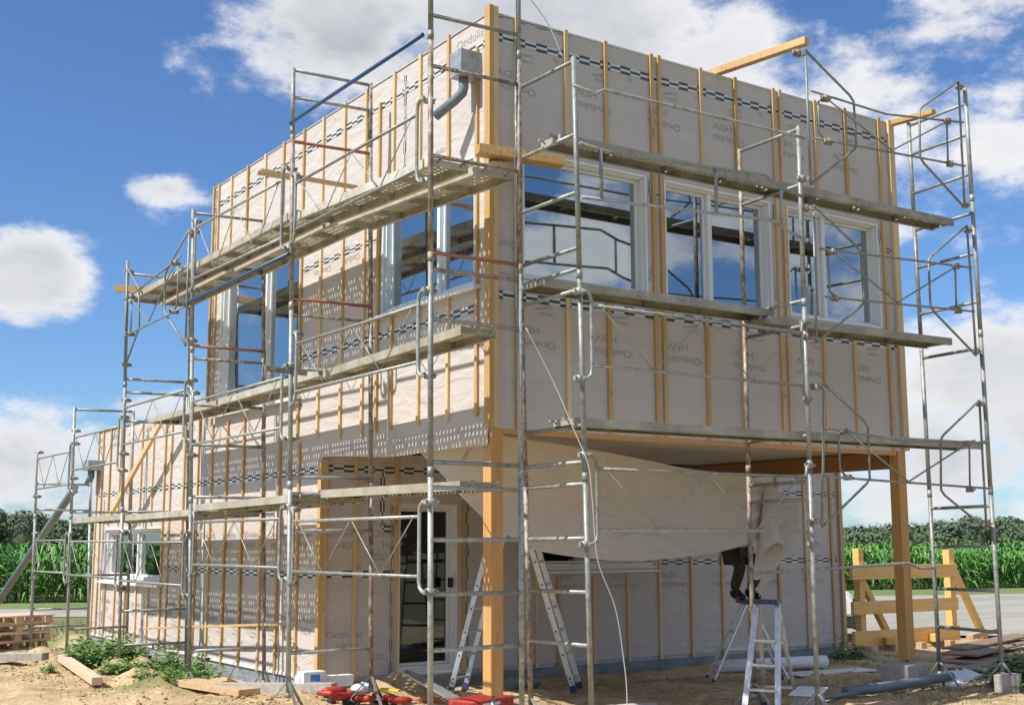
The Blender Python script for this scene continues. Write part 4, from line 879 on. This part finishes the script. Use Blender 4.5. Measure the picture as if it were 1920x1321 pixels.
body = [(px, py+.10, zs+.58, .125, .10), (px-.03, py+.12, zs+.76, .125, .09), (px-.07, py+.06, zs+.96, .15, .09), (px-.08, py+.0, zs+1.05, .06), (px-.09, py-.05, zs+1.11, .07),
        (px-.10, py-.08, zs+1.19, .085), (px-.10, py-.08, zs+1.26, .06),
        (px-.10, py+.08, zs+.55, .085), (px-.24, py-.20, zs+.42, .062), (px-.15, py+.02, zs+.12, .045), (px-.15, py-.0, zs+.05, .04), (px-.16, py-.12, zs+.03, .035),
        (px+.10, py+.08, zs+.55, .085), (px+.13, py-.20, zs+.44, .062), (px+.13, py+.02, zs+.12, .045), (px+.13, py+.02, zs+.05, .04), (px+.14, py-.10, zs+.03, .035),
        (px-.24, py+.04, zs+.96, .055), (px-.36, py-.16, zs+.86, .042), (px-.28, py-.40, zs+.98, .032), (px-.27, py-.44, zs+1.01, .028),
        (px+.10, py+.04, zs+.96, .055), (px+.20, py-.14, zs+.84, .042), (px+.14, py-.38, zs+.96, .032), (px+.13, py-.42, zs+.99, .028)]
edg = [(0, 1), (1, 2), (2, 3), (3, 4), (4, 5), (5, 6), (0, 7), (7, 8), (8, 9), (9, 10), (10, 11), (0, 12), (12, 13), (13, 14), (14, 15), (15, 16), (2, 17), (17, 18), (18, 19), (19, 20), (2, 21), (21, 22), (22, 23), (23, 24)]
person = bake(skin_body('person', body, edg, 0, 'skin')); tag(person, 'person in dark work clothes crouching on a stepladder behind the hanging sheet', 'person')
def clothes(name, idx, grow, m):
    mp = {k: i for i, k in enumerate(idx)}
    vs = [(*body[k][:3], body[k][3]+grow, (body[k][4] if len(body[k]) > 4 else body[k][3])+grow) for k in idx]
    return bake(skin_body(name, vs, [(mp[a], mp[c]) for a, c in edg if a in mp and c in mp], 0, m, person))
clothes('trousers', [0, 7, 8, 9, 12, 13, 14], .02, 'cloth'); clothes('jacket', [1, 2, 17, 18, 19, 21, 22, 23], .018, 'jacket')
for s, (fx, fy) in enumerate(((px-.15, py), (px+.13, py+.02))):
    bt_ = [(fx, fy+.06, zs+.045, .045), (fx, fy, zs+.16, .055), (fx, fy, zs+.06, .05), (fx, fy-.08, zs+.045, .048), (fx+.005, fy-.17, zs+.035, .04)]
    bake(skin_body('boot', bt_, [(1, 2), (2, 0), (2, 3), (3, 4)], 2, 'boot', person))
hc = Vector((px-.10, py-.07, zs+1.22))
MB().grid(lambda u, v: tuple(hc+Vector((.098*math.cos(u*6.283)*math.sin(v*1.9), .108*math.sin(u*6.283)*math.sin(v*1.9)+.012, .105*math.cos(v*1.9)))), 18, 9).build('hair', 'hair', person)
for hx, hy, hz in ((px-.27, py-.44, zs+1.01), (px+.13, py-.42, zs+.99)):
    for k in range(5):
        a = -.035+k*.018; ln = (.05, .075, .085, .078, .06)[k] if k else .05
        d = -1 if hx < px else 1
        MB().tube([(hx+a, hy, hz+.01), (hx+a*1.15-(0 if k else .02*d), hy-.03, hz+.035), (hx+a*1.15, hy-.02, hz+.035+ln*.5)], [.009, .0085, .007], 6).build('finger', 'skin', person)
# ------------------------------------------------------------------ ground clutter
def rest(x, y, dz=0): return (x, y, gh(x, y)+dz)
def gboard(name, lab, p, q, w_, h, m, cat='board', grp=None, lift=0, tilt=(0, 0)):
    a = (p[0], p[1], gh(*p)+h/2+.01+lift+tilt[0]); c = (q[0], q[1], gh(*q)+h/2+.01+lift+tilt[1]); return lumber(name, lab, a, c, w_, h, m, cat, grp=grp)
gboard('timber_beam', 'square sawn timber lying on the sand left of the weeds', (-1.72, 8.05), (-2.02, 5.35), .12, .09, 'palewood', 'timber', lift=.03)
gboard('concrete_slab', 'long pale slab lying at the left edge of the sand', (-3.6, 10.0), (-1.82, 8.55), .22, .10, 'concrete', 'slab', lift=.05)
gboard('timber_board', 'dark edged timber board by the foot of the third scaffold post', (-1.25, 4.5), (-1.0, 3.2), .30, .07, 'boards', grp='boards lying by the wall')
gboard('timber_board', 'light board on top of the pile beside the plinth', (-.6, 5.2), (-.35, 3.9), .22, .06, 'boards', grp='boards lying by the wall', lift=.10)
gboard('timber_board', 'wide board at the bottom of the pile beside the plinth', (-.55, 5.4), (-.45, 3.7), .36, .07, 'palewood', grp='boards lying by the wall')
gboard('timber_board', 'short yellow offcut on the boards beside the plinth', (-.75, 4.6), (-.55, 4.75), .08, .05, 'pine', grp='boards lying by the wall', lift=.13)
gboard('white_beam', 'long white beam lying in front of the board pile', (-1.15, 3.75), (-.35, 2.5), .12, .12, 'concrete', 'beam')
gboard('white_beam', 'grey light beam with round notches near the corner', (-.6, 2.9), (.05, 2.9), .12, .12, 'whiteplastic', 'beam', lift=.04)
gboard('plank_offcut', 'thin bright plank on the sand below the second post', (-1.6, 2.2), (-.9, 1.35), .10, .025, 'palewood')
gboard('plank_offcut', 'white strip lying on the sand by the red tools', (-1.0, 1.9), (-.75, 1.35), .08, .03, 'whiteplastic')
gboard('plank_offcut', 'yellow lath lying among the red tools', (-.5, 1.6), (.1, 1.55), .05, .02, 'pine')
t = thing('packaging_box', 'small white box with a blue label near the plinth corner', 'box', rest(-.45, 2.85)); 
MB().box(-.13, .13, -.08, .08, .1, .24).build('carton', 'whiteplastic', t, .004); MB().box(-.05, .06, -.083, -.0805, .14, .21).build('label', 'bluplastic', t)
# red tools
def tool(x, y, rz, s, lab):
    t = thing('power_tool', lab, 'tool', rest(x, y, .02), rz, 'red power tools on the sand')
    MB().tube([(-.13*s, 0, .06), (-.05*s, 0, .065), (.08*s, 0, .065), (.13*s, 0, .06)], [.03*s, .042*s, .042*s, .025*s], 10).build('motor_housing', 'red', t)
    MB().beam((.05*s, 0, .05), (.10*s, -.0, -.02), .035, .05).build('grip', 'rubber', t); MB().box(.06*s, .15*s, -.035, .035, -.035, .005).build('battery', 'black', t, .006)
    MB().tube([(-.13*s, 0, .06), (-.24*s, 0, .055)], .008, 6).build('bit', 'galvdark', t)
for i, (x, y, rz, s, lab) in enumerate(((-.55, 1.95, .4, 1.3, 'red power tool lying leftmost on the heap in the sun'), (-.32, 1.9, 2.2, 1.2, 'red power tool lying in the middle of the heap'), (-.12, 2.0, 1.0, 1.3, 'red power tool next to the inner scaffold foot'), (-.45, 2.3, 3.0, 1.3, 'red power tool at the back of the heap beside the white box'), (-.2, 2.25, .2, 1.1, 'small red power tool behind the others'), (.0, 1.7, 2.7, 1.2, 'red power tool lying rightmost by the yellow lath'), (-.62, 2.15, 5.2, 1.0, 'red power tool lying apart at the left behind the heap'), (-.38, 2.08, 4.1, 1.25, 'red power tool standing on its battery in the heap centre'), (-.05, 1.85, 3.6, 1.0, 'short red power tool between the bag and the orange handle'))): tool(x, y, rz, s*.75, lab)
t = thing('crumpled_bag', 'white crumpled bag on top of the red tools', 'bag', rest(-.2, 2.15, .14)); MB().grid(lambda u, v: ((.13+.03*fbm(u*5, v*5))*math.cos(u*6.283)*math.sin(v*3.14), .10*math.sin(u*6.283)*math.sin(v*3.14), .06*-math.cos(v*3.14)+.02*fbm(u*7, v*6, 3)), 14, 9).build('bag_skin', 'whiteplastic', t)
gboard('spirit_level', 'short yellow spirit level lying on the tools', (-.15, 2.05), (.02, 1.75), .05, .025, 'yellow', 'level', lift=.15)
tag(MB().tube([rest(.1, 2.2, .02), rest(.25, 2.05, .03), rest(.42, 1.95, .02), rest(.6, 1.9, .03)], .02, 8).build('orange_tube', 'orange', None), 'orange handle lying on the sand right of the tools', 'handle')
t = thing('tool_case', 'flat red tool case with white lettering in front of the timber post', 'tool case', rest(.38, .75, .0), .35)
MB().box(-.30, .30, -.18, .18, .02, .17).build('case', 'red', t, .02); MB().box(-.08, .08, -.225, -.195, .07, .1).build('handle', 'black', t, .006)
b = MB(); b.box(-.22, .06, -.184, -.181, .11, .14).build('stripe', 'whiteplastic', t)
t = lumber('aluminium_board', 'flat aluminium scraper board leaning over the sand mound', (.55, 2.55, .14), (.25, 1.0, gh(.25, 1.0)+.12), .13, .025, 'alu', 'board')
t = thing('offcut_bucket', 'upturned white box lying in the shade behind the scaffold post', 'box', rest(3.35, -.75), .5)
MB().hexa([(-.2, -.14, .0), (.2, -.14, .0), (.2, .14, .0), (-.2, .14, .0), (-.17, -.11, .16), (.17, -.11, .2), (.17, .11, .2), (-.17, .11, .16)]).build('box_body', 'concrete', t, .01); MB().hexa([(-.21, -.15, .165), (.21, -.15, .205), (.21, .15, .205), (-.21, .15, .165), (-.21, -.15, .18), (.21, -.15, .22), (.21, .15, .22), (-.21, .15, .18)]).build('lid', 'whiteplastic', t, .004)
tag(MB().tube([rest(5.4, 2.75, .10), rest(7.0, 2.3, .10)], .085, 18).build('plastic_roll', 'whiteplastic'), 'white roll lying along the foot of the shaded wall', 'roll')
tag(MB().tube([rest(2.15, 2.85, .08), rest(2.6, 2.95, .08)], .07, 16).build('plastic_roll', 'greypipe'), 'short grey roll lying behind the corner scaffold post', 'roll')
gboard('sheet_board', 'thin white board lying beside the white roll', (5.9, 1.9), (7.2, 1.75), .35, .02, 'whiteplastic')
tag(MB().tube([rest(4.35, -.35, .07), rest(5.2, -.38, .09), rest(6.3, -.25, .12)], .055, 16).build('drain_pipe', 'greypipe'), 'thick grey drain pipe lying on the ground in front of the concrete block', 'pipe')
tag(MB().tube([rest(3.7, -.5, .04), rest(4.4, -.45, .05)], .028, 12).build('drain_pipe', 'greypipe'), 'thin grey pipe lying left of the thick drain pipe', 'pipe')
tag(MB().tube([rest(1.62, .35, .06), rest(2.1, .15, .06)], .06, 16).build('drain_pipe', 'concrete'), 'stub of pale pipe lying at the foot of the first right frame', 'pipe')
t = thing('concrete_footing', 'rough concrete block carrying the steel foot of the right timber post', 'block', rest(5.75, -.02), .2)
MB().box(-.24, .24, -.17, .17, -.1, .27).build('block_body', 'concrete', t, .02)
t = thing('concrete_footing', 'square concrete block under the outer foot of the far right frame', 'block', rest(6.02, -1.2), .5)
MB().box(-.15, .15, -.13, .13, -.05, .19).build('block_body', 'concrete', t, .012)
def bag(x, y, sx, sy, h, m, lab):
    t = thing('plastic_sheeting', lab, 'sheeting', rest(x, y), rnd.uniform(0, 3)); s_ = rnd.uniform(0, 50)
    MB().grid(lambda u, v: ((u-.5)*sx, (v-.5)*sy, .01+h*max(0, (1-(2*u-1)**4))*(.5+.6*abs(fbm(u*4+s_, v*4)))*(1-(2*v-1)**4)), 18, 14).build('sheeting_fold', m, t)
bag(6.7, .1, .9, .5, .16, 'whiteplastic', 'crumpled white plastic sheeting behind the far right frame'); bag(7.3, .4, .7, .4, .12, 'whiteplastic', 'second heap of white plastic, right behind the first')
bag(8.3, .3, .5, .25, .10, 'bluplastic', 'blue plastic lying right of the white sheeting'); bag(6.5, .7, .4, .35, .16, 'concrete', 'grey crumpled sack beside the concrete block')
for x0, y0, x1, y1, wd, dz, lab in ((9.6, 1.9, 12.6, 3.1, .8, .03, 'wide brown board lying flat at the bottom of the pile at the right'), (10.0, 2.4, 13.5, 3.7, .6, .12, 'brown board slanting on top of the pile at the right'), (8.6, 1.2, 11.2, 1.8, .6, .02, 'brown board lying nearest in the pile at the right'), (10.6, 2.9, 14, 3.9, .4, .18, 'narrow brown board rising towards the right edge')):
    a = (x0, y0, gh(x0, y0)+dz); c = (x1, y1, gh(x1, y1)+dz+.05); lumber('formwork_board', lab, a, c, wd, .03, 'plyb', 'board', grp='brown boards piled at the right')
# tyre at the right edge
t = thing('wheel', 'black tyre with yellowish rim standing at the right edge of the ground', 'wheel', (7.55, -.55, gh(7.55, -.55)+.27), R(35))
b = MB(); b.grid(lambda u, v: ((.215+.075*math.cos(v*6.283))*math.cos(u*6.283), .075*math.sin(v*6.283)*1.2, (.215+.075*math.cos(v*6.283))*math.sin(u*6.283)), 36, 12); b.build('tyre', 'rubber', t)
b = MB(); b.tube([(0, -.05, 0), (0, .05, 0)], .15, 20); b.build('rim', 'yellow', t)
# pallets
def pallet(parent):
    b = MB()
    for k in range(7): b.box(-.6, .6, -.4+k*.133-.045, -.4+k*.133+.045, .122, .144)
    b.build('top_deck', 'palewood', parent)
    b = MB()
    for y in (-.35, 0, .35):
        for x in (-.53, 0, .53): b.box(x-.06, x+.06, y-.05, y+.05, .022, .1)
        b.box(-.6, .6, y-.05, y+.05, 0, .0215)
    for x in (-.53, 0, .53): b.box(x-.05, x+.05, -.4, .4, .1005, .1215)
    b.build('bearers', 'boards', parent)
names_ = ('bottom pallet of the stack at the left edge of the site', 'second pallet from the bottom of the stack at the left edge', 'third pallet from the bottom of the stack at the left edge', 'topmost pallet of the stack at the left edge')
p0 = thing('pallet', names_[0], 'pallet', (-1.45, 12.9, gh(-1.45, 12.9)+.01), .35, 'stacked pallets'); pallet(p0)
for k in range(1, 4):
    c = copy_tree(p0); c['label'] = names_[k]; c.location = (-1.45+.04*(k % 2), 12.9-.05*k, p0.location.z+.1445*k); c.rotation_euler = (0, 0, .35+.07*(-1)**k)
# long drain pipe leaning from the hopper down to the ground
tag(MB().tube([(-.33, 13.1, 2.55), (-.36, 13.4, 2.36), (-.9, 17.6, -.2)], .07, 16).build('leaning_pipe', 'greypipe'), 'long grey drain pipe slanting from the far wall corner down to the ground', 'pipe')
# ------------------------------------------------------------------ timber rack right
rk = thing('timber_rack', 'yellow timber storage rack with slanting braces beyond the right post', 'rack')
g0 = -.27
def rp(x, y, z0, z1, w_=.12): MB().box(x-w_/2, x+w_/2, y-w_/2, y+w_/2, z0, z1).build('upright', 'rackwood', rk, .004)
rp(10.92, 5.0, g0+.1, 1.43, .13); rp(13.40, 5.0, g0+.05, 1.40, .14)
for z, h in ((1.02, .24), (.42, .22), (-.10, .26)): MB().beam((10.6, 4.9, z), (13.45, 4.9, z), .07, h).build('cross_rail', 'rackwood', rk, .004)
MB().beam((10.95, 5.08, 1.05), (12.1, 5.3, g0), .09, .13).build('slanting_brace', 'rackwood', rk, .004)
MB().beam((13.42, 5.08, 1.35), (14.5, 5.1, g0), .09, .13).build('slanting_brace', 'rackwood', rk, .004)
for x, x2 in ((11.2, 12.4), (12.4, 13.7)): MB().beam((x, 4.6, g0+.13), (x2, 5.9, g0+.13), .14, .12).build('base_beam', 'rackwood', rk, .004)
for x in (10.9, 11.5, 12.2, 13.0): MB().box(x-.07, x+.07, 4.7, 5.1, g0-.05, g0+.06).build('base_block', 'boards', rk, .004)
lumber('timber_beam', 'dark timber lying on the sand behind the rack brace', (12.8, 4.2, g0+.16), (14.6, 4.9, g0+.18), .12, .08, 'boards')
# ------------------------------------------------------------------ parked car, mostly hidden by the house
car = thing('parked_car', 'white car parked on the road, mostly hidden by the house corner', 'car', (11.3, 8.05, -.28), R(-50))
def prof(pts, y0, y1, m, name, par, inset=0, bev=.03):
    b = MB(); n = len(pts)
    b.v = [(x, y0, z) for x, z in pts]+[(x, y1, z) for x, z in pts]; b.f = [tuple(range(n))[::-1], tuple(n+i for i in range(n))]+[(i, (i+1) % n, n+(i+1) % n, n+i) for i in range(n)]; b.sm = [False]*(n+2)
    return b.build(name, m, par, bev)
bd = prof([(-2.1, .45), (-2.05, .95), (-1.5, 1.0), (-1.15, 1.05), (.55, 1.08), (1.3, 1.0), (1.85, .86), (2.0, .7), (2.0, .45)], -.85, .85, 'paint', 'body', car, bev=.06)
prof([(-2.0, 1.0), (-1.7, 1.42), (-.3, 1.46), (.45, 1.04)], -.72, .72, 'carglass', 'cabin', car); prof([(-1.75, 1.40), (-1.6, 1.49), (-.4, 1.51), (-.2, 1.44)], -.7, .7, 'paint', 'roof', car)
bp = prof([(1.9, .25), (1.9, .68), (2.1, .62), (2.12, .32), (2.0, .22)], -.84, .84, 'rubber', 'bumper', car); MB().box(2.121, 2.13, -.26, .26, .36, .47).build('number_plate', 'whiteplastic', bp)
prof([(-2.2, .25), (-2.2, .5), (2.0, .5), (2.0, .25)], -.82, .82, 'rubber', 'sill_trim', car)
for s in (-1, 1):
    MB().box(1.95, 2.03, s*.7-.13, s*.7+.13, .66, .8).build('headlight', 'carglass', car, .02)
    for x in (-1.3, 1.3):
        wl = MB().tube([(x, s*.86, .31), (x, s*.68, .31)], .31, 24).build('wheel', 'rubber', car); MB().tube([(x, s*.868, .31), (x, s*.8, .31)], .19, 20).build('rim', 'alu', wl)
# ------------------------------------------------------------------ plants, clods
def weed(x, y, rad, h, n, lab, seed, lf=.05, name='weed_clump', grp='weeds growing by the left wall'):
    r = random.Random(seed); b = MB(); st = MB(); z0 = gh(x, y)
    for _ in range(n):
        a = r.uniform(0, 6.283); q = math.sqrt(r.random())*rad; px_, py_ = x+q*math.cos(a), y+q*math.sin(a)*.8; g_ = gh(px_, py_)
        hh = 1.25*h*(1-.55*(q/rad)**2)*r.uniform(.5, 1.1); lean = Vector((math.cos(a)*.25*hh, math.sin(a)*.25*hh, hh)); p0_ = Vector((px_, py_, g_-.01))
        st.tube([p0_, p0_+lean*.6, p0_+lean], [.004, .003, .002], 3, False)
        for k in range(7):
            t = .25+.75*k/6; c = p0_+lean*t; an = k*2.4+r.uniform(-.4, .4); s_ = lf*1.45*r.uniform(.6, 1.3)*(1.15-.5*t)
            d = Vector((math.cos(an), math.sin(an), r.uniform(-.25, .45))).normalized(); sd = d.cross(Vector((0, 0, 1))).normalized()*s_*.42; up = Vector((0, 0, s_*.18))
            n_ = len(b.v); b.v += [tuple(c), tuple(c+d*s_*.5+sd+up), tuple(c+d*s_*1.15-up*.4), tuple(c+d*s_*.5-sd+up), tuple(c+d*s_*.55+up*.3)]
            b.f += [(n_, n_+1, n_+4), (n_+1, n_+2, n_+4), (n_+2, n_+3, n_+4), (n_+3, n_, n_+4)]; b.sm += [False]*4
    t_ = thing(name, lab, 'weed', (0, 0, 0), group=grp); b.build('leaves', 'leaf', t_); st.build('stems', 'grassblade', t_); return t_
weed(-.95, 8.6, .55, .42, 90, 'large leafy weed clump left of the fourth scaffold post', 1, .10); weed(-1.25, 7.7, .50, .30, 70, 'spreading weeds in front of the fourth scaffold post', 2, .09)
weed(-.5, 7.9, .40, .36, 60, 'dense weed clump between the posts against the silver plinth', 3, .09); weed(-.5, 6.6, .32, .40, 55, 'upright weed clump right of the fourth post beside the plinth', 4, .09)
weed(-1.35, 6.4, .35, .18, 45, 'low weeds in front among the dirt clods', 5, .07); weed(-.6, 5.6, .34, .24, 50, 'weeds beside the third scaffold post at the plinth', 6, .08)
weed(-1.25, 5.25, .34, .20, 40, 'thin sprigs in front of the third scaffold post', 7, .045); weed(-1.2, 4.6, .3, .16, 36, 'sparse sprigs at the foot of the third scaffold post', 8, .04)
weed(-2.1, 7.3, .10, .10, 12, 'tiny weed tuft alone on the sand at the left', 9, .05)
weed(6.9, -.9, .55, .34, 90, 'green weed clump at the foot of the far right frame', 10, .10, grp='weeds at the right'); weed(6.4, -1.35, .45, .16, 60, 'low weeds left of the square concrete block', 12, .07, grp='weeds at the right')
weed(7.6, -.5, .4, .22, 50, 'weeds in front of the tyre', 13, .08, grp='weeds at the right'); weed(8.6, 3.2, .3, .25, 30, 'weeds at the far corner of the shaded wall', 14, .07, grp='weeds at the right')
def scatter_grass():
    r = random.Random(5); b = MB()
    areas = [(3.2, 8.5, -1.8, 1.2, 1500, .05), (6.5, 10, 1.5, 4.4, 900, .07), (-3.5, -.5, 9.5, 13, 900, .06), (-3, 2, 14, 21, 2600, .14), (-4, 0, 21, 24, 1500, .2), (-3, -.9, 4, 8, 260, .04), (9, 14, 3.4, 6.5, 350, .08)]
    for x0, x1, y0, y1, n, h in areas:
        for _ in range(n):
            x, y = r.uniform(x0, x1), r.uniform(y0, y1)
            if fbm(x*.9, y*.9, 7) < .02: continue
            z = gh(x, y)
            for k in range(3):
                a = r.uniform(0, 6.283); l_ = h*r.uniform(.5, 1.4); dx, dy = math.cos(a)*l_*.5, math.sin(a)*l_*.5; ww = .004+h*.04
                b.tri((x-dy/l_*ww, y+dx/l_*ww, z-.005), (x+dy/l_*ww, y-dx/l_*ww, z-.005), (x+dx, y+dy, z+l_))
    tag(b.build('grass', 'grassblade'), 'short patchy grass growing on the bare ground', 'grass', kind='stuff')
scatter_grass()
def clods():
    r = random.Random(9); b = MB()
    for _ in range(2600):
        if r.random() < .45: x, y = r.uniform(-2.6, -.6), r.uniform(2.5, 9.5)
        elif r.random() < .5: x, y = r.uniform(-1.5, 1.5), r.uniform(.5, 3.2)
        else: x, y = r.uniform(1.5, 8), r.uniform(-1.6, 2.5)
        s = r.uniform(.006, .022) if r.random() < .95 else r.uniform(.025, .045); z = gh(x, y)+s*.25
        n = len(b.v)
        for d in ((1, 0, 0), (-1, 0, 0), (0, 1, 0), (0, -1, 0), (0, 0, 1), (0, 0, -1)): b.v.append((x+d[0]*s*r.uniform(.7, 1.3), y+d[1]*s*r.uniform(.7, 1.3), z+d[2]*s*r.uniform(.5, .9)))
        for f in ((0, 2, 4), (2, 1, 4), (1, 3, 4), (3, 0, 4), (2, 0, 5), (1, 2, 5), (3, 1, 5), (0, 3, 5)): b.f.append(tuple(n+i for i in f)); b.sm.append(False)
    tag(b.build('dirt_clods', 'dirt'), 'loose dirt clods scattered over the sandy ground', 'dirt', kind='stuff')
clods()
